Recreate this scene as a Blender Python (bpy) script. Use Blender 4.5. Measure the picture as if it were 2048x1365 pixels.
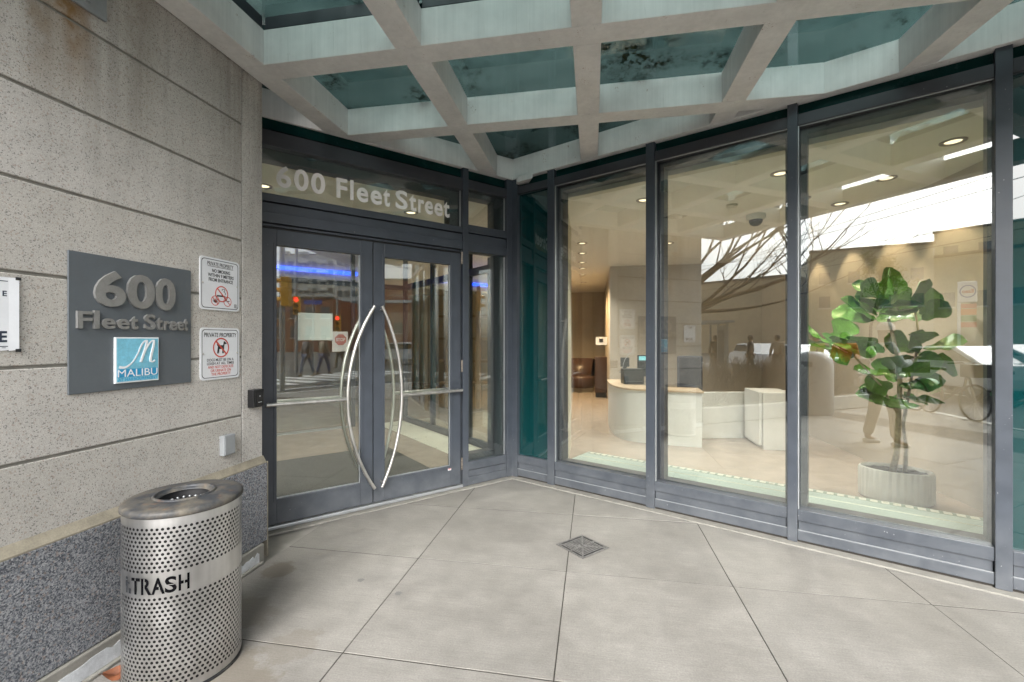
import bpy, bmesh, math, random
from math import sin, cos, radians as R, pi
from mathutils import Vector, Matrix, Quaternion
random.seed(7)
scene = bpy.context.scene
for o in list(bpy.data.objects): bpy.data.objects.remove(o)
COL = scene.collection

# ------------------------------------------------------------------ camera, sky, sun, exposure
cd = bpy.data.cameras.new('camera'); cam = bpy.data.objects.new('camera', cd); COL.objects.link(cam)
cam.location = (0, 0, 1.5); cam.rotation_euler = (R(90), 0, R(10.2))
cd.sensor_width = 36; cd.lens = 36*900/2048; cd.shift_y = -2.5/2048
cd.clip_start = 0.05; cd.clip_end = 2000
scene.camera = cam
w = bpy.data.worlds.new('World'); scene.world = w; w.use_nodes = True
wn = w.node_tree; wn.nodes.clear()
sky = wn.nodes.new('ShaderNodeTexSky'); sky.sky_type = 'NISHITA'; sky.sun_disc = False
sky.sun_elevation = R(36); sky.sun_rotation = R(180); sky.air_density = 1.0; sky.dust_density = 4.0; sky.ozone_density = 1.0
hs = wn.nodes.new('ShaderNodeHueSaturation'); hs.inputs['Saturation'].default_value = 0.22
bg = wn.nodes.new('ShaderNodeBackground'); bg.inputs['Strength'].default_value = 0.12
wo = wn.nodes.new('ShaderNodeOutputWorld')
wn.links.new(sky.outputs[0], hs.inputs['Color']); wn.links.new(hs.outputs[0], bg.inputs[0]); wn.links.new(bg.outputs[0], wo.inputs[0])
sd = bpy.data.lights.new('sun', 'SUN'); sd.energy = 1.1; sd.angle = R(45); sd.color = (1, .985, .96)
so = bpy.data.objects.new('sun', sd); COL.objects.link(so)
so.rotation_euler = Vector((0, cos(R(36)), -sin(R(36)))).to_track_quat('-Z', 'Y').to_euler()
scene.view_settings.view_transform = 'Standard'; scene.view_settings.look = 'None'
scene.view_settings.gamma = 1; scene.view_settings.use_curve_mapping = False
scene.view_settings.exposure = 2.1
cy = scene.cycles
cy.use_denoising = True; cy.max_bounces = 10; cy.diffuse_bounces = 5; cy.glossy_bounces = 5; cy.transparent_max_bounces = 32
cy.transmission_bounces = 8; cy.caustics_reflective = False; cy.caustics_refractive = False; cy.sample_clamp_indirect = 8

# ------------------------------------------------------------------ materials
MATS = {}
def newmat(name):
    m = bpy.data.materials.new(name); m.use_nodes = True; m.node_tree.nodes.clear(); MATS[name] = m
    nt = m.node_tree; out = nt.nodes.new('ShaderNodeOutputMaterial'); return m, nt, out
def N(nt, t, **k):
    n = nt.nodes.new(t)
    for a, v in k.items():
        if a in n.inputs: n.inputs[a].default_value = v
        else: setattr(n, a, v)
    return n
def L(nt, a, b): nt.links.new(a, b)
def pos(nt, scale=(1, 1, 1), obj=False):
    if obj: src = nt.nodes.new('ShaderNodeTexCoord').outputs['Object']
    else: src = nt.nodes.new('ShaderNodeNewGeometry').outputs['Position']
    mp = nt.nodes.new('ShaderNodeMapping'); mp.inputs['Scale'].default_value = scale
    L(nt, src, mp.inputs['Vector']); return mp.outputs[0]
def noise(nt, vec, scale, detail=3, rough=.55):
    n = nt.nodes.new('ShaderNodeTexNoise'); n.inputs['Scale'].default_value = scale; n.inputs['Detail'].default_value = detail
    n.inputs['Roughness'].default_value = rough; L(nt, vec, n.inputs['Vector']); return n.outputs['Fac']
def ramp(nt, fac, pts):
    r = nt.nodes.new('ShaderNodeValToRGB'); e = r.color_ramp.elements
    while len(e) < len(pts): e.new(.5)
    for el, (p, c) in zip(e, pts):
        el.position = p; el.color = (*c, 1) if not isinstance(c, (int, float)) else (c, c, c, 1)
    L(nt, fac, r.inputs[0]); return r.outputs[0]
def mix(nt, fac, a, b, mode='MIX'):
    m = nt.nodes.new('ShaderNodeMix'); m.data_type = 'RGBA'; m.blend_type = mode
    for s, v in ((m.inputs[0], fac), (m.inputs[6], a), (m.inputs[7], b)):
        if isinstance(v, (int, float)): s.default_value = v
        elif isinstance(v, tuple): s.default_value = (*v, 1)
        else: L(nt, v, s)
    return m.outputs[2]
def math_(nt, op, a, b=0.):
    m = nt.nodes.new('ShaderNodeMath'); m.operation = op
    for s, v in ((m.inputs[0], a), (m.inputs[1], b)):
        if isinstance(v, (int, float)): s.default_value = v
        else: L(nt, v, s)
    return m.outputs[0]
def bump(nt, h, strength=.3, dist=.002):
    b = nt.nodes.new('ShaderNodeBump'); b.inputs['Strength'].default_value = strength; b.inputs['Distance'].default_value = dist
    L(nt, h, b.inputs['Height']); return b.outputs[0]
def princ(nt, out, col, rough=.6, metal=0., normal=None, spec=.5, ior=1.5):
    p = nt.nodes.new('ShaderNodeBsdfPrincipled')
    for k, v in (('Base Color', col), ('Roughness', rough), ('Metallic', metal), ('IOR', ior)):
        if isinstance(v, tuple): p.inputs[k].default_value = (*v, 1)
        elif isinstance(v, (int, float)): p.inputs[k].default_value = v
        else: L(nt, v, p.inputs[k])
    p.inputs['Specular IOR Level'].default_value = spec
    if normal: L(nt, normal, p.inputs['Normal'])
    L(nt, p.outputs[0], out.inputs[0]); return p
def plain(name, col, rough=.5, metal=0., var=.12, scale=9., spec=.5, bstr=.0, obj=False, ior=1.5):
    m, nt, out = newmat(name); v = pos(nt, obj=obj)
    n = noise(nt, v, scale, 4); n2 = noise(nt, v, scale*11, 2)
    f = ramp(nt, n, [(.3, 1-var), (.7, 1+var*.6)])
    f2 = ramp(nt, n2, [(.3, 1-var*.5), (.7, 1+var*.3)])
    c = mix(nt, 1., mix(nt, 1., col, f, 'MULTIPLY'), f2, 'MULTIPLY')
    r = math_(nt, 'ADD', math_(nt, 'MULTIPLY', n, .16), max(.02, rough-.08))
    princ(nt, out, c, r, metal, bump(nt, n2, bstr) if bstr else None, spec, ior); return m

def stone_mat(name, base, dark, light, sc, dens, stains=False):
    m, nt, out = newmat(name); v = pos(nt)
    n1 = noise(nt, v, sc*.55, 3, .75); n2 = noise(nt, v, sc*1.6, 1, .5); big = noise(nt, v, 1.6, 4); mid = noise(nt, v, 14, 3)
    def grains(scale):
        vo = N(nt, 'ShaderNodeTexVoronoi', Scale=scale); L(nt, v, vo.inputs['Vector']); sc_ = nt.nodes.new('ShaderNodeSeparateColor'); L(nt, vo.outputs['Color'], sc_.inputs[0]); return sc_.outputs
    ga, gb = grains(sc), grains(sc*.62)
    c = mix(nt, ramp(nt, ga[0], [(.1, 0.), (.9, 1.)]), base, light)
    c = mix(nt, math_(nt, 'MULTIPLY', math_(nt, 'LESS_THAN', ga[1], dens), .8), c, dark)
    c = mix(nt, math_(nt, 'MULTIPLY', math_(nt, 'LESS_THAN', gb[1], dens*(.12 if stains else .6)), .55), c, dark)
    c = mix(nt, math_(nt, 'MULTIPLY', math_(nt, 'GREATER_THAN', gb[2], .93), .4), c, (.34, .25, .20))
    c = mix(nt, 1., c, ramp(nt, n2, [(.32, .78), (.66, 1.14)]), 'MULTIPLY')
    c = mix(nt, 1., c, ramp(nt, big, [(.3, .88), (.7, 1.07)]), 'MULTIPLY')
    c = mix(nt, 1., c, ramp(nt, mid, [(.3, .94), (.7, 1.04)]), 'MULTIPLY')
    if stains:   # run-off below the grey bracket, and damp streaks higher up
        xyz = nt.nodes.new('ShaderNodeSeparateXYZ'); L(nt, pos(nt), xyz.inputs[0])
        st = noise(nt, pos(nt, (1, 9, .5)), 1.5, 4)
        zf = N(nt, 'ShaderNodeMapRange'); L(nt, xyz.outputs[2], zf.inputs[0]); zf.inputs[1].default_value = 1.9; zf.inputs[2].default_value = 3.1
        damp = math_(nt, 'MULTIPLY', ramp(nt, st, [(.45, 0.), (.62, 1.)]), zf.outputs[0])
        c = mix(nt, math_(nt, 'MULTIPLY', damp, .42), c, (.17, .15, .125))
        def blob(y0, wy, z0, z1, s):
            dy = math_(nt, 'ABSOLUTE', math_(nt, 'ADD', math_(nt, 'SUBTRACT', xyz.outputs[1], y0), math_(nt, 'MULTIPLY', math_(nt, 'SUBTRACT', mid, .5), .12)))
            a = N(nt, 'ShaderNodeMapRange'); a.interpolation_type = 'SMOOTHSTEP'; L(nt, dy, a.inputs[0]); a.inputs[1].default_value = wy; a.inputs[2].default_value = 0
            b = N(nt, 'ShaderNodeMapRange'); b.interpolation_type = 'SMOOTHSTEP'; L(nt, xyz.outputs[2], b.inputs[0]); b.inputs[1].default_value = z0; b.inputs[2].default_value = z1
            return math_(nt, 'MULTIPLY', math_(nt, 'MULTIPLY', a.outputs[0], b.outputs[0]), math_(nt, 'MULTIPLY', mid, s))
        c = mix(nt, blob(1.60, .11, 2.5, 2.96, 1.7), c, (.20, .115, .045))
        c = mix(nt, blob(1.49, .09, 2.35, 3.0, 1.1), c, (.19, .13, .07))
        c = mix(nt, blob(1.9, .16, 2.3, 3.1, .8), c, (.2, .17, .13))
    oi = nt.nodes.new('ShaderNodeObjectInfo'); c = mix(nt, 1., c, ramp(nt, oi.outputs['Random'], [(0, (.94, .935, .92)), (1, (1.04, 1.04, 1.05))]), 'MULTIPLY')
    h = math_(nt, 'ADD', n1, math_(nt, 'MULTIPLY', n2, .8))
    princ(nt, out, c, .85, 0, bump(nt, h, .16, .002), .3); return m
stone_mat('stone', (.475, .455, .422), (.20, .194, .185), (.555, .537, .505), 250, .075, True)
stone_mat('granite', (.165, .178, .20), (.042, .05, .066), (.35, .355, .365), 210, .25)

def pave_mat():
    m, nt, out = newmat('paving'); v = pos(nt)
    oi = nt.nodes.new('ShaderNodeObjectInfo')
    big = noise(nt, v, 1.3, 5); mid = noise(nt, v, 7, 4, .65); fine = noise(nt, v, 120, 2, .7); br = noise(nt, pos(nt, (2.5, 110, 1)), 2.2, 2)
    c = mix(nt, ramp(nt, big, [(.3, 0.), (.72, 1.)]), (.176, .167, .151), (.244, .233, .214))
    c = mix(nt, 1., c, ramp(nt, mid, [(.3, .86), (.7, 1.1)]), 'MULTIPLY')
    c = mix(nt, 1., c, ramp(nt, fine, [(.3, .85), (.7, 1.1)]), 'MULTIPLY')
    c = mix(nt, 1., c, ramp(nt, br, [(.3, .87), (.7, 1.07)]), 'MULTIPLY')
    c = mix(nt, 1., c, ramp(nt, oi.outputs['Random'], [(0, .93), (1, 1.06)]), 'MULTIPLY')
    vo = N(nt, 'ShaderNodeTexVoronoi', Scale=3.0); L(nt, v, vo.inputs['Vector'])
    rc = nt.nodes.new('ShaderNodeSeparateColor'); L(nt, vo.outputs['Color'], rc.inputs[0])
    d = math_(nt, 'ADD', vo.outputs['Distance'], math_(nt, 'MULTIPLY', math_(nt, 'SUBTRACT', noise(nt, v, 40, 2), .5), .09))
    spot = math_(nt, 'MULTIPLY', math_(nt, 'LESS_THAN', d, .062), math_(nt, 'GREATER_THAN', rc.outputs[0], .55))
    c = mix(nt, math_(nt, 'MULTIPLY', spot, .6), c, (.10, .10, .10))
    sp3 = noise(nt, v, 55, 1, .4); c = mix(nt, math_(nt, 'MULTIPLY', ramp(nt, sp3, [(.72, 0.), (.78, 1.)]), .45), c, (.12, .11, .10))
    # wet stains round the litter bin and the end of the kerb
    xyz = nt.nodes.new('ShaderNodeSeparateXYZ'); L(nt, v, xyz.inputs[0])
    def wet(x0, y0, r, k):
        dx = math_(nt, 'SUBTRACT', xyz.outputs[0], x0); dy = math_(nt, 'SUBTRACT', xyz.outputs[1], y0)
        dd = math_(nt, 'SQRT', math_(nt, 'ADD', math_(nt, 'MULTIPLY', dx, dx), math_(nt, 'MULTIPLY', dy, dy)))
        dd = math_(nt, 'ADD', dd, math_(nt, 'MULTIPLY', math_(nt, 'SUBTRACT', mid, .5), r*1.5))
        s = N(nt, 'ShaderNodeMapRange'); L(nt, dd, s.inputs[0]); s.inputs[1].default_value = r; s.inputs[2].default_value = r*.82; s.inputs[3].default_value = 0; s.inputs[4].default_value = k
        return s.outputs[0]
    for a in ((-1.62, 1.62, .3, .55), (-2.02, 2.62, .11, .6), (-1.45, 1.98, .14, .3), (-1.9, 2.15, .2, .35)):
        c = mix(nt, wet(*a), c, (.125, .105, .078))
    h = math_(nt, 'ADD', math_(nt, 'MULTIPLY', fine, .6), br)
    princ(nt, out, c, ramp(nt, mid, [(.3, .62), (.7, .9)]), 0, bump(nt, h, .22, .003), .35); return m
pave_mat()

def beam_mat():
    m, nt, out = newmat('beam_paint'); v = pos(nt)
    st = noise(nt, pos(nt, (30, 30, .7)), 1., 4, .7); mid = noise(nt, v, 6, 4); fine = noise(nt, v, 60, 2)
    c = mix(nt, 1., (.73, .715, .705), ramp(nt, st, [(.3, .92), (.66, 1.03)]), 'MULTIPLY')
    c = mix(nt, 1., c, ramp(nt, mid, [(.3, .9), (.7, 1.06)]), 'MULTIPLY')
    dark = ramp(nt, noise(nt, pos(nt, (55, 55, 3)), 1., 2), [(.68, 0.), (.8, 1.)])
    c = mix(nt, math_(nt, 'MULTIPLY', dark, .35), c, (.14, .14, .12))
    rust = math_(nt, 'MULTIPLY', ramp(nt, noise(nt, v, 9, 3), [(.64, 0.), (.7, 1.)]), ramp(nt, noise(nt, v, 90, 2), [(.55, 0.), (.7, 1.)]))
    c = mix(nt, math_(nt, 'MULTIPLY', rust, .75), c, (.22, .095, .04))
    princ(nt, out, c, .5, 0, bump(nt, fine, .08), .35)
beam_mat()

def frame_mat(name, base, dust=1.):
    m, nt, out = newmat(name); v = pos(nt)
    xyz = nt.nodes.new('ShaderNodeSeparateXYZ'); L(nt, v, xyz.inputs[0])
    n = noise(nt, v, 8, 4); sc = noise(nt, v, 70, 2, .4)
    c = mix(nt, 1., base, ramp(nt, n, [(.3, .88), (.7, 1.1)]), 'MULTIPLY')
    low = N(nt, 'ShaderNodeMapRange'); L(nt, xyz.outputs[2], low.inputs[0]); low.inputs[1].default_value = .5; low.inputs[2].default_value = 0.
    c = mix(nt, math_(nt, 'MULTIPLY', math_(nt, 'MULTIPLY', low.outputs[0], n), .30*dust), c, (.30, .30, .29))
    chips = math_(nt, 'MULTIPLY', ramp(nt, sc, [(.73, 0.), (.77, 1.)]), ramp(nt, noise(nt, v, 3, 2), [(.5, .0), (.62, 1.)]))
    c = mix(nt, math_(nt, 'MULTIPLY', chips, .6*dust), c, (.42, .42, .42))
    princ(nt, out, c, ramp(nt, n, [(.3, .33), (.7, .5)]), .0, None, .5)
frame_mat('frame', (.047, .056, .071))
frame_mat('frame_dark', (.040, .042, .050), .6)

def glass_mat(name, tint, r0):
    m, nt, out = newmat(name)
    lw = nt.nodes.new('ShaderNodeLayerWeight'); lw.inputs['Blend'].default_value = .5
    p5 = math_(nt, 'POWER', lw.outputs['Facing'], 5.)
    f = math_(nt, 'ADD', math_(nt, 'MULTIPLY', p5, 1-r0), r0)
    tr = N(nt, 'ShaderNodeBsdfTransparent'); tr.inputs[0].default_value = (*tint, 1)
    gl = N(nt, 'ShaderNodeBsdfGlossy'); gl.inputs['Color'].default_value = (.95, .98, .97, 1); gl.inputs['Roughness'].default_value = 0.
    mx = nt.nodes.new('ShaderNodeMixShader'); L(nt, f, mx.inputs[0]); L(nt, tr.outputs[0], mx.inputs[1]); L(nt, gl.outputs[0], mx.inputs[2])
    L(nt, mx.outputs[0], out.inputs[0])
glass_mat('glass', (.95, .968, .95), .165)
glass_mat('glass_door', (.95, .975, .95), .105)
glass_mat('glass_inner', (.93, .96, .94), .035)
glass_mat('car_glass', (.25, .28, .3), .1)

def canopy_glass():
    m, nt, out = newmat('canopy_glass'); v = pos(nt)
    n = noise(nt, v, 2.2, 5, .6); w_ = noise(nt, pos(nt, (1, 3, 1)), 1.4, 4)
    moss = math_(nt, 'MULTIPLY', ramp(nt, noise(nt, v, 2.0, 3), [(.5, 0.), (.66, 1.)]), ramp(nt, noise(nt, v, 22, 4, .7), [(.48, 0.), (.6, 1.)]))
    tr = N(nt, 'ShaderNodeBsdfTransparent'); L(nt, mix(nt, ramp(nt, w_, [(.35, 0.), (.65, 1.)]), (.36, .445, .44), (.50, .575, .57)), tr.inputs[0])
    tl = N(nt, 'ShaderNodeBsdfTranslucent'); L(nt, mix(nt, n, (.07, .125, .12), (.16, .225, .22)), tl.inputs[0])
    gl = N(nt, 'ShaderNodeBsdfGlossy', Roughness=.05)
    df = N(nt, 'ShaderNodeBsdfDiffuse'); df.inputs[0].default_value = (.022, .028, .014, 1)
    m1 = nt.nodes.new('ShaderNodeMixShader'); L(nt, ramp(nt, n, [(.3, .22), (.7, .42)]), m1.inputs[0]); L(nt, tr.outputs[0], m1.inputs[1]); L(nt, tl.outputs[0], m1.inputs[2])
    m2 = nt.nodes.new('ShaderNodeMixShader'); m2.inputs[0].default_value = .07; L(nt, m1.outputs[0], m2.inputs[1]); L(nt, gl.outputs[0], m2.inputs[2])
    m3 = nt.nodes.new('ShaderNodeMixShader'); L(nt, moss, m3.inputs[0]); L(nt, m2.outputs[0], m3.inputs[1]); L(nt, df.outputs[0], m3.inputs[2])
    L(nt, m3.outputs[0], out.inputs[0])
canopy_glass()

def emit(name, col, s):
    m, nt, out = newmat(name); e = N(nt, 'ShaderNodeEmission', Strength=s); e.inputs[0].default_value = (*col, 1); L(nt, e.outputs[0], out.inputs[0])
def can_lid_mat():
    m, nt, out = newmat('can_lid'); v = pos(nt)
    n = noise(nt, v, 9, 5, .65); f = noise(nt, v, 60, 3)
    c = mix(nt, ramp(nt, n, [(.42, 0.), (.64, 1.)]), (.030, .033, .038), (.095, .085, .068))
    c = mix(nt, math_(nt, 'MULTIPLY', ramp(nt, noise(nt, v, 21, 4), [(.60, 0.), (.74, 1.)]), .5), c, (.14, .075, .04))
    c = mix(nt, 1., c, ramp(nt, f, [(.3, .8), (.7, 1.15)]), 'MULTIPLY')
    princ(nt, out, c, ramp(nt, n, [(.35, .46), (.7, .72)]), .0, bump(nt, f, .1), .4)
can_lid_mat()
def steel_mat(name, col, rough, streak):
    m, nt, out = newmat(name); v = pos(nt, streak)
    n = noise(nt, v, 30, 3); g = noise(nt, pos(nt), 7, 4)
    c = mix(nt, 1., col, ramp(nt, n, [(.3, .86), (.7, 1.05)]), 'MULTIPLY')
    c = mix(nt, 1., c, ramp(nt, g, [(.3, .82), (.7, 1.05)]), 'MULTIPLY')
    princ(nt, out, c, ramp(nt, g, [(.3, rough-.06), (.7, rough+.1)]), 1., None, .5)
steel_mat('steel_can', (.62, .615, .61), .36, (1, 1, .04))
steel_mat('steel', (.66, .645, .62), .38, (1, 1, .1))
plain('sign_metal', (.25, .25, .245), .4, metal=.35, var=.15, scale=12)
plain('sign_grey', (.098, .112, .125), .5, var=.06)
plain('white_print', (.74, .76, .78), .4, var=.03)
plain('white_sign', (.72, .74, .77), .35, var=.04)
plain('black_print', (.018, .02, .024), .45, var=.1)
plain('red_print', (.55, .07, .045), .45, var=.1)
plain('navy_print', (.02, .03, .055), .45)
plain('vinyl_letter', (.82, .80, .78), .6, var=.03)
plain('logo_cyan', (.20, .54, .70), .35, var=.22, scale=10)
plain('logo_blue', (.02, .27, .50), .35, var=.05)
plain('black_plastic', (.012, .012, .013), .3, var=.1)
plain('dark_void', (.006, .006, .007), .6)
plain('cut_black', (.006, .006, .007), .9, spec=.0)
plain('grey_metal', (.26, .275, .285), .5, var=.1)
m_, nt_, out_ = newmat('teal_pane'); princ(nt_, out_, (.003, .036, .038), .015, 0, None, .5, 1.95)
plain('teal_upper', (.003, .030, .028), .25, var=.15, spec=.12)
plain('mortar', (.26, .235, .18), .9, var=.25, bstr=.3, scale=14)
plain('threshold', (.24, .232, .205), .85, var=.2, bstr=.25, scale=12)
plain('alu', (.42, .44, .45), .4, metal=.6)
plain('joint', (.035, .031, .026), .9)
plain('drain_iron', (.16, .155, .15), .6, metal=.4, var=.3, scale=30)
plain('mullion_grey', (.16, .16, .175), .45)
plain('white_chip', (.58, .60, .62), .8, var=.22, scale=18, bstr=.4)
plain('paper', (.68, .70, .66), .7, var=.03)
plain('mat_fabric', (.050, .048, .042), .95, var=.3, scale=40, bstr=.5)
plain('cream_wall', (.58, .56, .45), .6, var=.04)
plain('warm_wall', (.46, .405, .325), .6, var=.06, scale=3)
plain('ceiling_white', (.80, .785, .72), .7, var=.03)
plain('slot_dark', (.30, .28, .17), .7)
plain('tile', (.32, .272, .222), .22, var=.1, scale=5)
plain('tile_pale', (.56, .55, .46), .3, var=.1, scale=6)
plain('mint', (.31, .375, .33), .4, var=.04)
plain('mint_slot', (.20, .25, .20), .5)
plain('desk_white', (.60, .60, .57), .4, var=.04)
plain('counter_tan', (.42, .32, .21), .35, var=.1)
plain('leather', (.055, .026, .014), .4, var=.2)
plain('monitor', (.016, .022, .02), .35)
plain('chair_grey', (.06, .062, .075), .7)
plain('pot', (.70, .69, .63), .5, var=.05)
plain('soil', (.045, .036, .027), .95, var=.5, scale=50, bstr=.8)
plain('bark', (.50, .43, .28), .8, var=.3, scale=30, bstr=.4)
plain('wood_slat', (.33, .22, .12), .5, var=.15)
plain('rusty_leaf', (.17, .055, .02), .7, var=.35, scale=40)
plain('hinge_metal', (.30, .26, .22), .4, metal=.7, var=.35, scale=60)
plain('camera_white', (.60, .58, .5), .4)
emit('led_blue', (.03, .09, 1.), .9)
emit('lamp_warm', (1., .80, .5), .6)
emit('screen_teal', (.12, .3, .3), .8)
emit('signal_red', (1., .05, .03), 2.)
def leaf_mat():
    m, nt, out = newmat('fig_leaf'); v = pos(nt, obj=True)
    oi = nt.nodes.new('ShaderNodeObjectInfo'); n = noise(nt, v, 14, 3)
    c = mix(nt, oi.outputs['Random'], (.035, .135, .022), (.115, .27, .035))
    c = mix(nt, 1., c, ramp(nt, n, [(.3, .7), (.7, 1.25)]), 'MULTIPLY')
    xyz = nt.nodes.new('ShaderNodeSeparateXYZ'); L(nt, v, xyz.inputs[0])
    rib = math_(nt, 'LESS_THAN', math_(nt, 'ABSOLUTE', xyz.outputs[0]), .0035)
    veins = math_(nt, 'MULTIPLY', math_(nt, 'GREATER_THAN', math_(nt, 'SINE', math_(nt, 'ADD', math_(nt, 'MULTIPLY', xyz.outputs[1], 150.), math_(nt, 'MULTIPLY', math_(nt, 'ABSOLUTE', xyz.outputs[0]), -110.))), .93), .5)
    c = mix(nt, math_(nt, 'MULTIPLY', math_(nt, 'MAXIMUM', rib, veins), .6), c, (.20, .30, .08))
    princ(nt, out, c, .35, 0, bump(nt, n, .2), .5)
leaf_mat()
# street materials
plain('asphalt', (.045, .045, .045), .9, var=.2, scale=3)
plain('sidewalk_far', (.23, .22, .20), .85, var=.15, scale=2)
plain('kerb_pale', (.55, .54, .50), .85, var=.12)
plain('road_paint', (.72, .72, .70), .7)
plain('earth', (.10, .085, .06), .95, var=.3, scale=1)
plain('brick_tan', (.45, .37, .26), .85, var=.1, scale=2)
plain('brick_beige', (.45, .42, .31), .85, var=.08, scale=1)
plain('brick_red', (.30, .14, .095), .85, var=.15, scale=2)
plain('tower_white', (.56, .57, .56), .7, var=.05, scale=.5)
plain('window_far', (.10, .13, .15), .15, var=.3, scale=.4)
plain('roof_dark', (.12, .11, .10), .8)
plain('bare_bark', (.085, .068, .055), .9, var=.25, scale=6)
plain('hedge_twig', (.035, .026, .020), .9, var=.4, scale=8)
plain('spring_leaf', (.20, .21, .05), .8, var=.3)
plain('car_white', (.62, .63, .64), .2, var=.03)
plain('car_silver', (.33, .34, .35), .2, metal=.5, var=.03)
plain('tyre', (.014, .014, .014), .85)
plain('signal_yellow', (.72, .36, .02), .5, var=.05)
plain('bike_frame', (.02, .022, .024), .4)
plain('bike_green', (.04, .30, .09), .5)
plain('skin', (.17, .095, .062), .6, var=.05)
plain('khaki', (.27, .235, .175), .85, var=.1, scale=20)
plain('shirt_white', (.55, .55, .54), .85, var=.06, scale=20)
plain('vest_navy', (.014, .017, .028), .8, var=.1)
plain('jeans', (.05, .08, .16), .85, var=.15, scale=20)
plain('orange_cloth', (.70, .17, .02), .8, var=.1)
plain('lime_cloth', (.42, .58, .03), .8, var=.1)
plain('dark_cloth', (.022, .022, .028), .85, var=.2)
plain('esso_blue', (.02, .07, .35), .4)
plain('phone_green', (.05, .25, .09), .5)
plain('shelter_metal', (.22, .25, .25), .4, var=.1)

# ------------------------------------------------------------------ mesh helpers
class MB:
    def __init__(s): s.v = []; s.f = []
    def add(s, vs, fs):
        b = len(s.v); s.v += [tuple(v) for v in vs]; s.f += [tuple(b+i for i in f) for f in fs]; return s
    def box(s, x0, x1, y0, y1, z0, z1, M=None):
        vs = [Vector((x, y, z)) for z in (z0, z1) for y in (y0, y1) for x in (x0, x1)]
        if M: vs = [M @ v for v in vs]
        return s.add(vs, [(0, 2, 3, 1), (4, 5, 7, 6), (0, 1, 5, 4), (2, 6, 7, 3), (0, 4, 6, 2), (1, 3, 7, 5)])
    def prism(s, poly, z0, z1, M=None):
        n = len(poly); vs = [Vector((x, y, z)) for z in (z0, z1) for x, y in poly]
        if M: vs = [M @ v for v in vs]
        return s.add(vs, [tuple(range(n))[::-1], tuple(range(n, 2*n))] + [(i, (i+1) % n, n+(i+1) % n, n+i) for i in range(n)])
    def tube(s, pts, r, n=10, cap=True, r1=None):
        pts = [Vector(p) for p in pts]; k = len(pts); up = None; rings = []
        for i, p in enumerate(pts):
            t = (pts[min(i+1, k-1)]-pts[max(i-1, 0)]).normalized()
            if up is None: up = t.orthogonal().normalized()
            up = (up - t*up.dot(t)); up = up.normalized() if up.length > 1e-6 else t.orthogonal().normalized()
            q = t.cross(up); rr = r if r1 is None else r+(r1-r)*i/max(1, k-1)
            rings.append([p+(up*cos(2*pi*j/n)+q*sin(2*pi*j/n))*rr for j in range(n)])
        vs = [v for ring in rings for v in ring]; fs = []
        for i in range(k-1):
            for j in range(n): fs.append((i*n+j, i*n+(j+1) % n, (i+1)*n+(j+1) % n, (i+1)*n+j))
        if cap: fs += [tuple(range(n))[::-1], tuple((k-1)*n+j for j in range(n))]
        return s.add(vs, fs)
    def lathe(s, prof, n=48, c=(0, 0, 0), sx=1., sy=1.):
        vs = [(c[0]+r*cos(2*pi*j/n)*sx, c[1]+r*sin(2*pi*j/n)*sy, c[2]+z) for r, z in prof for j in range(n)]
        return s.add(vs, [(i*n+j, i*n+(j+1) % n, (i+1)*n+(j+1) % n, (i+1)*n+j) for i in range(len(prof)-1) for j in range(n)])
    def ring(s, c, r0, r1, th, M, n=40):
        vs = [M @ Vector((c[0]+r*cos(2*pi*j/n), c[1]+r*sin(2*pi*j/n), h)) for h in (0, th) for r in (r0, r1) for j in range(n)]
        fs = []
        for j in range(n):
            a, b = j, (j+1) % n
            fs += [(2*n+a, 3*n+a, 3*n+b, 2*n+b), (n+a, n+b, 3*n+b, 3*n+a), (b, a, 2*n+a, 2*n+b)]
        return s.add(vs, fs)
    def mesh(s, name):
        me = bpy.data.meshes.new(name); me.from_pydata(s.v, [], s.f); me.update(); return me
def thing(name, label, cat, loc=(0, 0, 0), rz=0, group=None, kind=None):
    o = bpy.data.objects.new(name, None); COL.objects.link(o); o.location = loc; o.rotation_euler = (0, 0, rz)
    o.empty_display_size = .1; tag(o, label, cat, group, kind); return o
def tag(o, label=None, cat=None, group=None, kind=None):
    for k, v in (('label', label), ('category', cat), ('group', group), ('kind', kind)):
        if v: o[k] = v
    return o
def obj(name, mb, m, parent=None, bevel=0, smooth=False, local=False):
    me = mb if isinstance(mb, bpy.types.Mesh) else mb.mesh(name)
    if m and not me.materials: me.materials.append(MATS[m])
    o = bpy.data.objects.new(name, me); COL.objects.link(o)
    if parent:
        o.parent = parent
        if not local and parent.type == 'EMPTY':
            o.matrix_parent_inverse = (Matrix.Translation(parent.location) @ parent.rotation_euler.to_matrix().to_4x4()).inverted()
    if bevel:
        b = o.modifiers.new('bevel', 'BEVEL'); b.width = bevel; b.segments = 2; b.limit_method = 'ANGLE'; b.angle_limit = R(40)
    if smooth:
        for p in me.polygons: p.use_smooth = True
        if smooth == 'auto': me.set_sharp_from_angle(angle=R(40))
    return o
def struct(name, mb, m, **k):
    o = obj(name, mb, m, **k); o['kind'] = 'structure'; return o
def dup(root, loc, rz=0, label=None):
    r = root.copy(); COL.objects.link(r); r.location = loc; r.rotation_euler = (0, 0, rz)
    if label: r['label'] = label
    for ch in list(root.children):
        c = ch.copy(); COL.objects.link(c); c.parent = r; c.matrix_parent_inverse = ch.matrix_parent_inverse.copy()
        for g in list(ch.children):
            d = g.copy(); COL.objects.link(d); d.parent = c
    return r
def frame3(o, right, out, up=(0, 0, 1)):
    """columns: right, up, out -> matrix for text and flat print (x right, y up, z towards the viewer)"""
    r, u, f = Vector(right).normalized(), Vector(up).normalized(), Vector(out).normalized()
    M = Matrix((r, u, f)).transposed().to_4x4(); M.translation = Vector(o); return M
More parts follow.
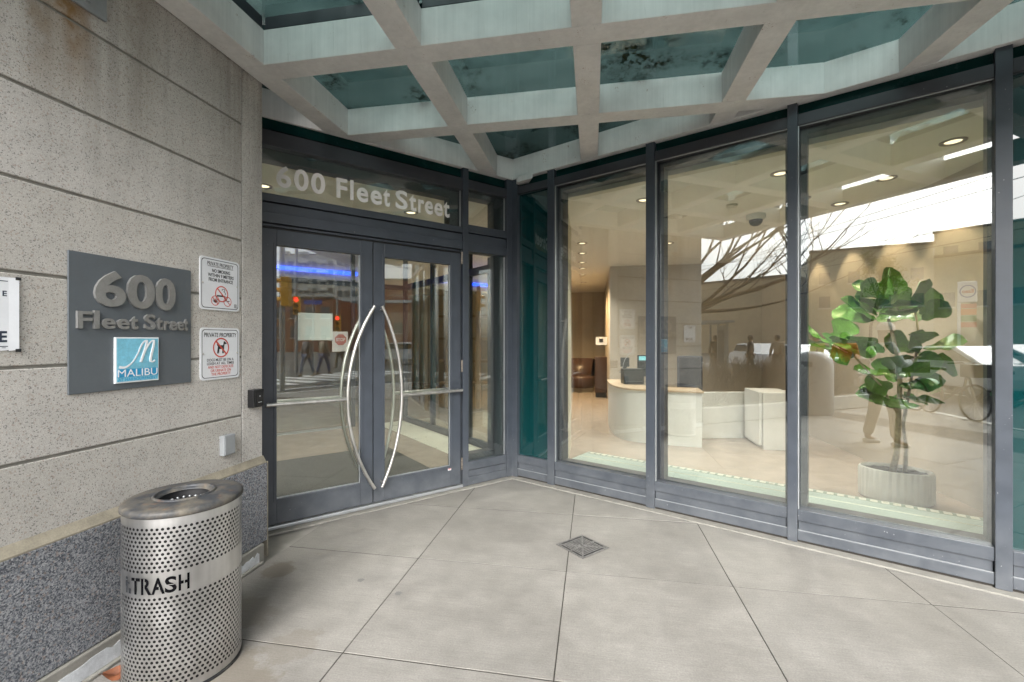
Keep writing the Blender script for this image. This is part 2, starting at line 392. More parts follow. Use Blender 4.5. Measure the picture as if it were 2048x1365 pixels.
def text_mb(body, M, x0, x1, y0, y1, th=.0006, bold=.0, wrap=None, shear=0., align=None):
    """letters fitted to a box; x0..x1 and y0..y1 in the frame M"""
    cu = bpy.data.curves.new('t', 'FONT'); cu.body = body; cu.size = 1; cu.offset = bold; cu.resolution_u = 4; cu.shear = shear
    cu.extrude = .01
    o = bpy.data.objects.new('t', cu); COL.objects.link(o); dg = bpy.context.evaluated_depsgraph_get(); dg.update()
    me = o.evaluated_get(dg).to_mesh(); vs = [v.co.copy() for v in me.vertices]; fs = [tuple(p.vertices) for p in me.polygons]
    o.evaluated_get(dg).to_mesh_clear(); bpy.data.objects.remove(o); bpy.data.curves.remove(cu)
    ax0, ax1 = min(v.x for v in vs), max(v.x for v in vs); ay0, ay1 = min(v.y for v in vs), max(v.y for v in vs)
    mb = MB(); out = []
    for v in vs:
        p = Vector((x0+(v.x-ax0)/(ax1-ax0)*(x1-x0), y0+(v.y-ay0)/(ay1-ay0)*(y1-y0), (v.z+.01)/.02*th))
        out.append(wrap(p) if wrap else M @ p)
    return mb.add(out, fs)
def poly_mb(poly, M, th=.0006):
    return MB().prism(poly, 0, th, M)
def fit(mb, f):
    mb.v = [(v[0], v[1]*f, 1.5+(v[2]-1.5)*f) for v in mb.v]; return mb
def stroke(pts, widths, M, th=.001):
    """a flat brush stroke through 2-D points"""
    mb = MB(); P = [Vector(p) for p in pts]; n = len(P); Lf = []; Rt = []
    for i, p in enumerate(P):
        t = (P[min(i+1, n-1)]-P[max(i-1, 0)]); t = t.normalized() if t.length > 1e-9 else Vector((1, 0)); q = Vector((-t.y, t.x))
        wd = widths[i] if isinstance(widths, list) else widths
        Lf.append(p+q*wd/2); Rt.append(p-q*wd/2)
    for i in range(n-1):
        a = [Rt[i], Rt[i+1], Lf[i+1], Lf[i]]
        mb.prism([(v.x, v.y) for v in a], 0, th, M)
    return mb
def bez(p0, p1, p2, p3, n=14):
    out = []
    for i in range(n+1):
        t = i/n; a = [(1-t)**3, 3*t*(1-t)**2, 3*t*t*(1-t), t**3]
        out.append(tuple(sum(a[k]*p[j] for k, p in enumerate((p0, p1, p2, p3))) for j in range(len(p0))))
    return out
def clip(poly, p, n):
    """keep the part of a polygon where (q-p).n >= 0"""
    out = []
    for i, a in enumerate(poly):
        b = poly[(i+1) % len(poly)]; da = (a[0]-p[0])*n[0]+(a[1]-p[1])*n[1]; db = (b[0]-p[0])*n[0]+(b[1]-p[1])*n[1]
        if da >= 0: out.append(a)
        if (da >= 0) != (db >= 0):
            t = da/(da-db); out.append((a[0]+(b[0]-a[0])*t, a[1]+(b[1]-a[1])*t))
    return out

# local frames of the two glazed planes: x along, y inward, z up
def planar(p0, ang):
    a = R(ang); M = Matrix.Rotation(a, 4, 'Z'); M.translation = Vector((p0[0], p0[1], 0)); return M
DA, FA = 47.0, -27.4
DM = planar((-1.867, 3.813), DA)      # door plane, s = -1.05 .. 1.455
FM = planar((.859, 3.978), FA)        # window wall, s = -1.953 .. 5
dDir = Vector((cos(R(DA)), sin(R(DA)), 0)); dOut = Vector((sin(R(DA)), -cos(R(DA)), 0))
fDir = Vector((cos(R(FA)), sin(R(FA)), 0)); fOut = Vector((sin(R(FA)), -cos(R(FA)), 0))
WX = -2.235                            # face of the stone wall

# ================================================================== ground
kerb_line = [(-60, -39.6), (-5.08, -6.87), (-.26, -4.0), (6, -2.3), (9, -.4), (16, 9), (40, 50)]
mb = MB(); mb.box(-500, 500, -500, 500, -1.2, -.16); struct('ground', mb, 'earth')
mb = MB(); mb.box(-260, 260, -260, 60, -.155, -.13); struct('road', mb, 'asphalt')
mb = MB(); mb.prism(kerb_line + [(-60, 50)], -.12, -.016); struct('pavement', mb, 'sidewalk_far')
mb = MB()
for a, b in zip(kerb_line[:-1], kerb_line[1:]):
    d = (Vector(b)-Vector(a)); n = Vector((d.y, -d.x)).normalized()*.16
    mb.prism([a, (a[0]+n.x, a[1]+n.y), (b[0]+n.x, b[1]+n.y), b], -.125, -.004)
struct('kerb', mb, 'kerb_pale')
mb = MB()
for k in range(9):
    for j, (bx, by, an) in enumerate(((8.5, -4.6, 20), (-14, -18, 31))):
        M = planar((bx, by), an); mb.box(k*.95, k*.95+.45, -3.2, 0, -.1295, -.1255, M)
for k in range(14):
    M = planar((-30+4.2*k, -26.2+2.5*k), 31); mb.box(0, 2, -.06, .06, -.1295, -.1255, M)
obj('road_marking', mb, 'road_paint')['kind'] = 'structure'

# slabs of the forecourt, each its own piece
bed = thing('paving', None, None, (0, 0, 0), kind='structure')
xs = [-2.17, -1.18, -.17, .84, 1.89, 2.91, 3.93, 4.95]; ys = [-2.83, -1.87, -.9, .06, 1.02, 1.98, 2.93, 3.89, 4.9]
doff = Vector((-1.867, 3.813, 0))+dOut*.085; foff = Vector((.859, 3.978, 0))+fOut*.085
g = .0031
mb = MB(); bp = clip(clip([(-2.17, -2.9), (5.2, -2.9), (5.2, 5), (-2.17, 5)], doff[:2], dOut[:2]), foff[:2], fOut[:2]); mb.prism(bp, -.014, -.0028)
obj('joint_bed', mb, 'joint', bed)
for x0, x1 in zip(xs[:-1], xs[1:]):
    for y0, y1 in zip(ys[:-1], ys[1:]):
        q = [(x0+g, y0+g*1.5), (x1-g, y0+g*1.5), (x1-g, y1-g*1.5), (x0+g, y1-g*1.5)]
        q = clip(clip(q, (doff+dOut*g)[:2], dOut[:2]), (foff+fOut*g)[:2], fOut[:2])
        q = clip(q, (-2.0, -2.2), (-.2, 1)) if y0 < -1 else q
        if len(q) < 3: continue
        mb = MB(); mb.prism(q, -.0085, random.uniform(-.0012, .0012)); obj('slab', mb, 'paving', bed, bevel=.001)
# concrete sill strip along the door and the window wall
mb = MB(); mb.box(-1.06, 1.43, -.083, .0, -.012, .006, DM); obj('sill_strip', mb, 'threshold', bed, bevel=.004)
mb = MB(); mb.box(-1.93, 5.0, -.083, .03, -.012, .008, FM); obj('sill_strip', mb, 'threshold', bed, bevel=.004)

# ================================================================== stone wall on the left
Y0, YJ, YE = 1.02, 2.557, 2.74
wall = thing('stone_wall', 'speckled stone wall with grooved courses over a granite plinth at left', 'wall', (WX, Y0, 0))
mb = MB(); mb.box(-14, WX-.008, Y0+.004, YE-.004, 0, 9); obj('wall_core', mb, 'threshold', wall)
cz = [.70, 1.010, 1.390, 1.767, 2.139, 2.515, 2.893, 3.27, 3.645, 4.02]; gr = .0065
for z0, z1 in zip(cz[:-1], cz[1:]):
    mb = MB(); mb.box(WX-.03, WX, Y0, YJ-.003, z0+(gr if z0 > .75 else 0), z1-gr); obj('stone_panel', mb, 'stone', wall, bevel=.004)
mb = MB(); mb.box(WX-.03, WX, Y0, YJ-.003, 4.02+gr, 9); obj('stone_panel', mb, 'stone', wall)
mb = MB(); mb.box(-2.68, WX-.0015, YJ+.003, YE, .70, 9); obj('end_pier', mb, 'stone', wall, bevel=.005)
mb = MB(); mb.prism([(WX-.03, .655), (-2.2105, .655), (-2.2105, .662), (WX+.001, .704), (WX-.03, .704)], Y0, YE+.006,
                    Matrix(((1, 0, 0, 0), (0, 0, 1, 0), (0, 1, 0, 0), (0, 0, 0, 1)))); obj('mortar_ledge', mb, 'mortar', wall)
for a, b in ((Y0, 1.93), (1.934, YE+.012)):
    mb = MB(); mb.box(WX-.06, -2.209, a, b, .124, .654); obj('granite_plinth', mb, 'granite', wall, bevel=.003)
mb = MB(); mb.box(-2.72, WX-.061, YE-.003, YE+.012, .124, .654); obj('granite_plinth', mb, 'granite', wall)
mb = MB(); mb.box(-2.7, -2.209, YE+.0125, YE+.022, .01, .662); obj('mortar_bead', mb, 'mortar', wall)
mb = MB(); mb.box(-2.7, -2.196, Y0, YE-.03, -.01, .12); obj('kerb_base', mb, 'threshold', wall, bevel=.006)
# peeling white paint on the kerb
rs = random.Random(3); top = [(Y0, .085)]
y = Y0
while y < YE-.08:
    y += rs.uniform(.012, .035); top.append((min(y, YE-.05), rs.uniform(.07, .088) if y < 2.1 else rs.uniform(.055, .085)))
mb = MB()
for (a, za), (b, zb) in zip(top[:-1], top[1:]): mb.add([(-2.194, a, .012), (-2.194, b, .012), (-2.194, b, zb), (-2.194, a, za), (-2.198, a, .012), (-2.198, b, .012), (-2.198, b, zb), (-2.198, a, za)], [(0, 1, 2, 3), (3, 2, 6, 7), (4, 0, 3, 7), (1, 5, 6, 2)])
obj('peeling_paint', mb, 'white_chip', wall)
mb = MB(); mb.box(-2.196, -2.172, Y0, YE-.06, -.008, .012); obj('kerb_lip', mb, 'threshold', wall, bevel=.004)
mb = MB(); mb.box(-14, -2.69, YE-.004, 3.0, 0, 9); obj('return_wall', mb, 'stone', wall)

# ================================================================== sign board 600 Fleet Street
def wm(y, z, x=WX): return frame3((x, y, z), (0, 1, 0), (1, 0, 0))
sg = thing('address_sign', 'large grey metal address board with raised silver numerals 600', 'sign', (WX, 1.88, 1.26))
mb = MB(); mb.box(WX+.002, WX+.010, 1.577, 2.182, 1.26, 1.890); obj('board', fit(mb, .9955), 'sign_grey', sg, bevel=.0025)
SX = WX+.010
M = wm(0, 0, SX)
for ch, a, b in (('6', 1.682, 1.822), ('0', 1.828, 1.968), ('0', 1.972, 2.085)):
    o = obj('numeral', fit(text_mb(ch, M, a, b, 1.655, 1.826, .012, .03), .991), 'sign_metal', sg)
xs_ = [('F', 1.612, 1.672), ('l', 1.680, 1.702), ('e', 1.712, 1.772), ('e', 1.780, 1.838), ('t', 1.844, 1.880),
       ('S', 1.914, 1.972), ('t', 1.977, 2.010), ('r', 2.018, 2.050), ('e', 2.053, 2.094), ('e', 2.098, 2.136), ('t', 2.139, 2.160)]
for ch, a, b in xs_:
    h = {'F': 1.628, 'l': 1.634, 'S': 1.63, 't': 1.615}.get(ch, 1.6)
    o = obj('letter', fit(text_mb(ch, M, a, b, 1.551, h, .012, .022), .991), 'sign_metal', sg)
lg = thing('logo_plaque', 'square sky blue plaque with white script M on the grey board', 'plaque', (SX, 1.88, 1.29))
mb = MB(); mb.box(SX, SX+.010, 1.771, 1.990, 1.290, 1.512); obj('plaque_body', fit(mb, .991), 'white_print', lg, bevel=.002)
LX = SX+.010; M = wm(0, 0, LX)
mb = MB(); mb.box(LX, LX+.0006, 1.779, 1.985, 1.297, 1.506); obj('picture', fit(mb, .991), 'logo_cyan', lg)
M = wm(0, 0, LX+.0006)
mb = MB(); mb.box(LX+.0006, LX+.0012, 1.779, 1.985, 1.318, 1.357); obj('name_band', fit(mb, .991), 'logo_blue', lg)
obj('lettering', fit(text_mb('MALIBU', wm(0, 0, LX+.0012), 1.782, 1.981, 1.3195, 1.3555, .0006, .0), .991), 'white_print', lg)
obj('lettering', fit(text_mb('AT HARBOURFRONT', M, 1.784, 1.981, 1.2995, 1.3145, .0005, .0), .991), 'logo_blue', lg)
mbs = MB(); kk = 0
for pts, ws in ((bez((1.789, 1.369), (1.83, 1.352), (1.862, 1.395), (1.883, 1.44)), [.012, .012, .011, .010, .009, .008, .007, .006, .006, .006, .006, .006, .006, .006, .006]),
                (bez((1.883, 1.44), (1.895, 1.475), (1.91, 1.497), (1.922, 1.496)), .007), (bez((1.922, 1.496), (1.932, 1.49), (1.908, 1.43), (1.893, 1.388)), .012),
                (bez((1.893, 1.388), (1.91, 1.43), (1.935, 1.495), (1.958, 1.497)), .006), (bez((1.958, 1.497), (1.972, 1.49), (1.935, 1.40), (1.945, 1.39)), .011), (bez((1.945, 1.39), (1.95, 1.385), (1.958, 1.387), (1.966, 1.394)), .007)):
    kk += 1; hh = .0006+.0004*kk; s = stroke(pts, ws, M, hh); mbs.add(s.v, s.f)
obj('script_letter', fit(mbs, .991), 'white_print', lg)

# ---- two white notices
def notice(label, y0, y1, z0, z1):
    t = thing('notice_sign', label, 'sign', (WX, (y0+y1)/2, z0), group='white notices screwed to the stone wall')
    r = .022; P = []
    for cx_, cz_, a0 in ((y1-r, z1-r, 0), (y0+r, z1-r, 90), (y0+r, z0+r, 180), (y1-r, z0+r, 270)):
        P += [(cx_+r*cos(R(a0+k*22.5)), cz_+r*sin(R(a0+k*22.5))) for k in range(5)]
    obj('plate', MB().prism(P, .002, .006, wm(0, 0)), 'white_sign', t)
    def inset(d): 
        c = ((y0+y1)/2, (z0+z1)/2); sx = ((y1-y0)-2*d)/(y1-y0); sy = ((z1-z0)-2*d)/(z1-z0); return [(c[0]+(p[0]-c[0])*sx, c[1]+(p[1]-c[1])*sy) for p in P]
    A, B = inset(.011), inset(.0145); n = len(A); mbb = MB(); Mx = wm(0, 0, WX+.006)
    mbb.add([Mx @ Vector((*p, .0005)) for p in A] + [Mx @ Vector((*p, .0005)) for p in B], [(i, (i+1) % n, n+(i+1) % n, n+i) for i in range(n)])
    obj('border', mbb, 'black_print', t)
    for yy in (y0+.02, y1-.016):
        sc = MB(); sc.lathe([(0, .004), (.004, .0035), (.0065, .001), (.0065, 0)], 12)
        Ms = wm(yy, (z0+z1)/2+.0, WX+.006); sc.v = [tuple(Ms @ Vector(v)) for v in sc.v]; obj('screw', sc, 'steel', t, smooth=True)
    return t, wm(0, 0, WX+.0061)
t, M = notice('white no smoking notice with red prohibition circles, above the dog notice', 2.232, 2.527, 1.678, 1.990)
obj('lettering', text_mb('PRIVATE PROPERTY', M, 2.284, 2.478, 1.941, 1.964, .0005, .004), 'black_print', t); obj('underline', MB().box(WX+.0061, WX+.0066, 2.286, 2.476, 1.9355, 1.938), 'black_print', t)
for s_, a, b, z in (('NO SMOKING', 2.318, 2.452, 1.902), ('WITHIN 9 METERS', 2.288, 2.480, 1.875), ('FROM ENTRANCE', 2.294, 2.474, 1.848)):
    obj('lettering', text_mb(s_, M, a, b, z, z+.021, .0005, .016), 'black_print', t)
mb = MB()
for c, r in (((2.388, 1.778), .049), ((2.340, 1.735), .030), ((2.432, 1.735), .030)):
    mb.ring(c, r-.0065 if r > .04 else r-.004, r, .0006, M)
    a = R(-45); q = stroke([(c[0]-r*.7, c[1]+r*.7), (c[0]+r*.7, c[1]-r*.7)], .007 if r > .04 else .004, M, .0011); mb.add(q.v, q.f)
obj('prohibition_circle', mb, 'red_print', t)
mb = MB(); mb.box(WX+.0061, WX+.0066, 2.352, 2.408, 1.761, 1.770); mb.box(WX+.0061, WX+.0066, 2.411, 2.415, 1.761, 1.770)
q = stroke(bez((2.412, 1.775), (2.43, 1.79), (2.39, 1.79), (2.41, 1.80)) + bez((2.41, 1.80), (2.42, 1.81), (2.385, 1.815), (2.392, 1.80)), .0032, M); mb.add(q.v, q.f)
for k in range(7):
    a = R(20+k*23); q = stroke([(2.340, 1.724), (2.340+.02*cos(a), 1.728+.02*sin(a))], [.006, .001], M); mb.add(q.v, q.f)
for dx, dz in ((-.012, .004), (0, 0), (.01, .003)): q = stroke([(2.432+dx-.006, 1.735+dz), (2.432+dx+.006, 1.737+dz)], .004, M); mb.add(q.v, q.f)
for k in range(5): mb.box(WX+.0061, WX+.0066, 2.484, 2.503+.004*(k % 2), 1.700+.005*k, 1.7025+.005*k)
obj('pictogram', mb, 'black_print', t)
t, M = notice('white dog leash notice with red circle and black dog, under the smoking notice', 2.235, 2.527, 1.262, 1.572)
obj('lettering', text_mb('PRIVATE PROPERTY', M, 2.262, 2.502, 1.516, 1.542, .0005, .006), 'black_print', t)
for s_, a, b, z in (('DOGS MUST BE ON A', 2.282, 2.480, 1.371), ('LEASH AT ALL TIMES', 2.282, 2.482, 1.350)):
    obj('lettering', text_mb(s_, M, a, b, z, z+.0165, .0005, .008), 'black_print', t)
for s_, a, b, z in (('AND NOT DEFECATE', 2.288, 2.478, 1.3285), ('OR URINATE ON', 2.308, 2.458, 1.307), ('THE PROPERTY', 2.312, 2.456, 1.286)):
    obj('lettering', text_mb(s_, M, a, b, z, z+.0165, .0005, .008), 'red_print', t)
mb = MB(); mb.ring((2.384, 1.452), .052, .060, .0006, M); q = stroke([(2.345, 1.492), (2.424, 1.412)], .009, M, .0012); mb.add(q.v, q.f)
obj('prohibition_circle', mb, 'red_print', t)
dog = [(2.352, 1.418), (2.360, 1.418), (2.362, 1.442), (2.372, 1.446), (2.394, 1.444), (2.396, 1.418), (2.403, 1.418), (2.406, 1.455), (2.412, 1.470), (2.422, 1.472), (2.424, 1.480), (2.414, 1.488), (2.406, 1.492), (2.398, 1.478), (2.388, 1.465), (2.366, 1.466), (2.356, 1.474), (2.352, 1.470), (2.358, 1.456)]
mb = MB()
for i in (0,): 
    for seg in ([(2.358, 1.444), (2.406, 1.444), (2.406, 1.467), (2.360, 1.467)], [(2.353, 1.417), (2.359, 1.417), (2.367, 1.446), (2.358, 1.448)], [(2.362, 1.417), (2.367, 1.417), (2.371, 1.446), (2.364, 1.446)], [(2.391, 1.417), (2.396, 1.417), (2.399, 1.446), (2.393, 1.446)], [(2.399, 1.417), (2.404, 1.417), (2.406, 1.446), (2.400, 1.446)], [(2.398, 1.462), (2.407, 1.462), (2.414, 1.489), (2.404, 1.491)], [(2.406, 1.474), (2.424, 1.473), (2.423, 1.481), (2.410, 1.489)], [(2.352, 1.474), (2.356, 1.462), (2.362, 1.464), (2.356, 1.477)]):
        mb.prism(seg, 0, .0006, M)
obj('pictogram', mb, 'black_print', t)
# ---- loose white sheet at the picture edge
t = thing('paper_notice', 'white taped sheet with dark border at the left picture edge', 'sign', (WX, 1.28, 1.456))
mb = MB(); n = 8
for i in range(n):
    y0 = 1.16+.243*i/n; y1 = 1.16+.243*(i+1)/n; f = lambda y: WX+.003+.004*max(0, (y-1.34)/.06)**2
    mb.add([(f(y0), y0, 1.456), (f(y1), y1, 1.458+.003*(i+1)/n), (f(y1), y1, 1.742), (f(y0), y0, 1.742)], [(0, 1, 2, 3)])
obj('sheet', mb, 'white_sign', t)
mb = MB(); X = WX+.0035
mb.box(X, X+.0006, 1.376, 1.380, 1.473, 1.728); mb.box(X, X+.0006, 1.17, 1.376, 1.725, 1.728); mb.box(X, X+.0006, 1.17, 1.376, 1.473, 1.476); mb.box(X, X+.0006, 1.352, 1.364, 1.468, 1.470)
obj('border', mb, 'navy_print', t)
M = wm(0, 0, X)
for s_, a, b, z0, z1 in (('E', 1.354, 1.367, 1.668, 1.689), ('ZONE', 1.215, 1.368, 1.490, 1.534), ('NO', 1.23, 1.30, 1.69, 1.72)): obj('lettering', text_mb(s_, M, a, b, z0, z1, .0006, .03), 'navy_print', t)
mb = MB()
for a, z in ((1.392, 1.456), (1.392, 1.738)): mb.box(WX+.0065, WX+.0085, a, a+.017, z-.004, z+.008)
obj('tape', mb, 'black_print', t)
# ---- small fittings on the wall
t = thing('card_reader', 'black card reader box on the stone edge beside the doors', 'card reader', (WX, 2.68, 1.04))
mb = MB(); mb.box(WX, WX+.045, 2.602, 2.700, 1.052, 1.170); obj('housing', mb, 'black_plastic', t, bevel=.004)
mb = MB(); mb.box(WX+.045, WX+.047, 2.625, 2.692, 1.062, 1.160); obj('face_plate', mb, 'dark_void', t)
mb = MB(); mb.box(WX+.047, WX+.0474, 2.644, 2.676, 1.083, 1.0855); mb.box(WX+.047, WX+.0474, 2.655, 2.663, 1.123, 1.125); mb.box(WX+.047, WX+.0474, 2.658, 2.660, 1.119, 1.129); obj('marking', mb, 'white_print', t)
t = thing('junction_box', 'small grey metal outlet box low on the stone wall', 'outlet box', (WX, 2.42, .79))
mb = MB(); mb.box(WX, WX+.035, 2.376, 2.462, .792, .915); obj('box_body', mb, 'grey_metal', t, bevel=.003)
mb = MB(); mb.box(WX+.035, WX+.039, 2.380, 2.458, .797, .910); obj('cover', mb, 'grey_metal', t, bevel=.002)
t = thing('wall_bracket', 'flat grey metal plate bolted high on the stone wall, rust below', 'bracket', (WX, 1.66, 2.98))
mb = MB(); mb.box(WX, WX+.014, 1.545, 1.725, 2.975, 3.16); obj('plate', mb, 'grey_metal', t, bevel=.003)
mb = MB(); mb.tube([(WX+.014, 1.64, 3.02), (WX+.032, 1.64, 3.02)], .016, 6); mb.tube([(WX+.014, 1.64, 3.12), (WX+.032, 1.64, 3.12)], .016, 6); obj('bolt', mb, 'grey_metal', t)

# ================================================================== entrance: frame, transom, side light, doors
def bx(mb, s0, s1, d0, d1, z0, z1, M): return mb.box(s0, s1, d0, d1, z0, z1, M)
ent = thing('glazed_entrance', 'dark grey metal door surround with 600 Fleet Street on its transom', 'door frame', (-1.867, 3.813, 0))
FR = 'frame'
def part(name, m, parent, M, *boxes, bevel=.003):
    mb = MB()
    for b in boxes: mb.box(*b, M)
    return obj(name, mb, m, parent, bevel=bevel)
part('jamb', FR, ent, DM, (-1.09, -1.005, -.02, .12, 0, 3.14))
part('jamb', FR, ent, DM, (.818, .884, -.02, .12, .008, 3.30))
part('corner_post', FR, ent, DM, (1.372, 1.448, -.02, .12, .008, 3.30))
part('head_rail', 'frame_dark', ent, DM, (-1.003, .816, -.015, .12, 3.022, 3.14))
part('head_rail', 'frame_dark', ent, DM, (.886, 1.370, -.015, .12, 3.046, 3.14))
part('transom_rail', FR, ent, DM, (-1.003, .816, -.016, .12, 2.585, 2.645), (-1.003, .816, -.004, .12, 2.500, 2.574), (-1.003, .816, -.016, .12, 2.418, 2.500), (-1.003, .816, .004, .1, 2.392, 2.410))
part('transom_rail', FR, ent, DM, (.886, 1.370, -.016, .12, 2.600, 2.680), (.886, 1.370, -.002, .12, 2.490, 2.592), (.886, 1.370, -.016, .12, 2.408, 2.490))
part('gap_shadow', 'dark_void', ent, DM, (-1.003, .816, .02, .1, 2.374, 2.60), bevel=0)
part('side_panel', FR, ent, DM, (.886, 1.370, -.014, .12, .165, .248), (.886, 1.370, -.004, .12, .095, .158), (.886, 1.370, -.014, .12, .012, .095))
def pane(name, m, parent, M, s0, s1, d0, d1, z0, z1, tilt=0.):
    mb = MB(); mb.box(s0, s1, d0, d1, z0, z1)
    c = (s0+s1)/2; Rm = M @ Matrix.Translation((c, d0, 0)) @ Matrix.Rotation(R(tilt), 4, 'Z') @ Matrix.Translation((-c, -d0, 0))
    mb.v = [tuple(Rm @ Vector(v)) for v in mb.v]; return obj(name, mb, m, parent)
pane('transom_pane', 'glass_door', ent, DM, -1.003, .816, .03, .042, 2.640, 3.025)
pane('transom_pane', 'glass_door', ent, DM, .886, 1.370, .03, .042, 2.675, 3.05)
pane('side_pane', 'glass_door', ent, DM, .886, 1.370, .03, .042, .245, 2.412)
def frame_of(s0, s1, z0, z1, d0, d1): return [(s0, s0+.012, d0, d1, z0, z1), (s1-.012, s1, d0, d1, z0, z1), (s0+.012, s1-.012, d0, d1, z1-.012, z1)]
part('glazing_bead', 'alu', ent, DM, (.802, .8155, .022, .029, 2.648, 3.02), (1.357, 1.3695, .022, .029, 2.682, 3.044), (1.357, 1.3695, .022, .029, .25, 2.405), bevel=0)
part('inner_frame', 'frame_dark', ent, DM, (.70, .816, .05, .16, 2.648, 3.02), (-1.0, .70, .05, .16, 2.93, 3.02), (1.24, 1.368, .05, .17, 2.684, 3.044), (.886, 1.24, .05, .17, 2.985, 3.044), (1.24, 1.368, .05, .17, .25, 2.405), (.886, 1.24, .05, .17, .25, .31), bevel=.002)
Ml = frame3(DM @ Vector((0, .0298, 0)), dDir, dOut)
lw = [('6', -.872, -.762), ('0', -.742, -.632), ('0', -.612, -.500), ('F', -.408, -.318), ('l', -.292, -.262), ('e', -.236, -.132), ('e', -.112, -.008), ('t', .004, .070),
      ('S', .122, .242), ('t', .258, .330), ('r', .350, .412), ('e', .420, .508), ('e', .522, .612), ('t', .622, .690)]
for ch, a, b in lw:
    z0 = 2.722; h = {'6': .176, '0': .176, 'F': .172, 'l': .176, 'S': .176, 't': .158}.get(ch, .128)
    obj('letter', text_mb(ch, Ml, a, b, z0, z0+h, .0015, .025), 'vinyl_letter', ent)
# teal spandrel panes above, and the storeys over the entrance
up = thing('upper_facade', 'dark teal glass storeys above the canopy over the doors', 'facade', (-1.867, 3.813, 3.14))
for (M, s0, s1, ms) in ((DM, -1.09, 1.455, (-1.05, .851, 1.41)), (FM, -1.953, 5.0, (-1.91, -1.44, -.396, .68, 1.755, 2.83, 3.9, 4.96))):
    for a, b in zip(ms[:-1], ms[1:]):
        for z0, z1 in ((3.1655, 4.55), (4.63, 5.95), (6.03, 7.4), (7.48, 9.0)):
            part('teal_panel', 'teal_upper', up, M, (a+.033, b-.033, .03, .05, z0, z1), bevel=0)
    for s in ms: part('mullion', 'mullion_grey', up, M, (s-.032, s+.032, -.015, .1, 3.305, 9.0))
    for z in (4.59, 5.99, 7.44): part('cross_rail', 'mullion_grey', up, M, (s0+.1, s1-.05, .0, .1, z-.039, z+.039))
    part('back_panel', 'dark_void', up, M, (s0-.1, s1+.1, .121, .16, 3.141, 9.0), bevel=0)

obj('shade_slab', MB().prism([(-2.22, 2.66), (1.0, 2.66), (1.6, 3.0), (1.6, 3.54), (-.88, 4.84), (-2.22, 3.47)], 4.45, 4.7), 'teal_upper', up)  # added slab, keeps sky light off the rear canopy glass
# ---- doors
def door(label, sa, sb, g0, g1, hinge):
    t = thing('door_leaf', label, 'door', DM @ Vector((sa if hinge < 0 else sb, 0, .03)), group='pair of glazed entrance doors')
    zt, zb = 2.372, .045
    part('stile', FR, t, DM, (sa, g0, -.006, .045, zb, zt)); part('stile', FR, t, DM, (g1, sb, -.006, .045, zb, zt))
    part('top_rail', FR, t, DM, (g0, g1, -.006, .045, 2.248, zt)); part('bottom_rail', FR, t, DM, (g0, g1, -.006, .045, zb, .242))
    b = .022
    part('bead', FR, t, DM, (g0-b, g0, -.012, -.006, .22, 2.27), (g1, g1+b, -.012, -.006, .22, 2.27), (g0, g1, -.012, -.006, 2.248, 2.27), (g0, g1, -.012, -.006, .22, .242), bevel=.002)
    pane('door_pane', 'glass_door', t, DM, g0, g1, .018, .027, .242, 2.248)
    part('seal', 'alu', t, DM, (g1-.008, g1, .008, .016, .245, 2.245), (g0, g1, .008, .016, .242, .248), bevel=0)
    sgn = 1 if hinge < 0 else -1                       # the bow leans towards the hinge side
    mid = -.105 if hinge < 0 else -.09
    tip = -.112 if hinge < 0 else -.045
    bow = -.345 if hinge < 0 else .139
    for d, r, nm in ((-.075, .0145, 'pull_handle'), (.115, .0145, 'pull_handle')):
        pts = []
        for i in range(25):
            u = -1+2*i/24; pts.append(DM @ Vector((bow+(tip-bow)*(u*u*.92+.08*u**4), d, .995+.803*u)))
        h = obj(nm, MB().tube(pts, r, 12), 'steel', t, smooth='auto')
        for u in (-.96, .96):
            s_ = bow+(tip-bow)*u*u; st = MB(); st.tube([DM @ Vector((s_, d, .995+.803*u)), DM @ Vector((s_, -.006 if d < 0 else .045, .995+.803*u))], .009, 10)
            obj('standoff', st, 'steel', h, smooth='auto')
        e = -.955 if hinge < 0 else .778
        b_ = MB().tube([DM @ Vector((bow, d, .995)), DM @ Vector((e, d, .997))], .0145, 12)
        b_.tube([DM @ Vector((e+sgn*.02, d, .997)), DM @ Vector((e+sgn*.02, -.006 if d < 0 else .045, .997))], .010, 10)
        obj('push_bar', b_, 'steel', t, smooth='auto')
    for z in (.245, 1.235, 2.33) if hinge > 0 else ():
        q = MB()
        for k in range(5): q.tube([DM @ Vector((sb+.012, -.012, z-.06+.0245*k)), DM @ Vector((sb+.012, -.012, z-.06+.0245*k+.0215))], .0095, 10)
        obj('hinge', q, 'hinge_metal', t, smooth='auto')
    return t
dl = door('left glazed door leaf with bowed steel handle and paper notice', -1.0, -.106, -.875, -.214, -1)
dr = door('right glazed door leaf with three hinges and bowed steel handle', -.096, .797, .004, .682, 1)
mb = MB(); mb.box(.652, .688, -.0068, -.006, .200, .226, DM); obj('sticker', mb, 'white_sign', dr)
mb = MB(); mb.box(.657, .683, -.0074, -.0068, .209, .217, DM); obj('sticker_print', mb, 'red_print', dr)
part('astragal', 'dark_void', dl, DM, (-.1055, -.0965, .006, .04, .045, 2.372), bevel=0)
part('threshold', 'alu', ent, DM, (-1.003, .816, -.028, .10, .009, .036), bevel=.006)
t = thing('glass_notice', 'blank pale paper taped by its corners inside the left door', 'paper', DM @ Vector((-.576, .028, 1.49)))
pane('sheet', 'paper', t, DM, -.713, -.440, .0285, .0292, 1.497, 1.722)
part('tape', 'grey_metal', t, DM, *[(a, a+.022, .0275, .0284, z, z+.01) for a in (-.715, -.460) for z in (1.49, 1.717)], bevel=0)

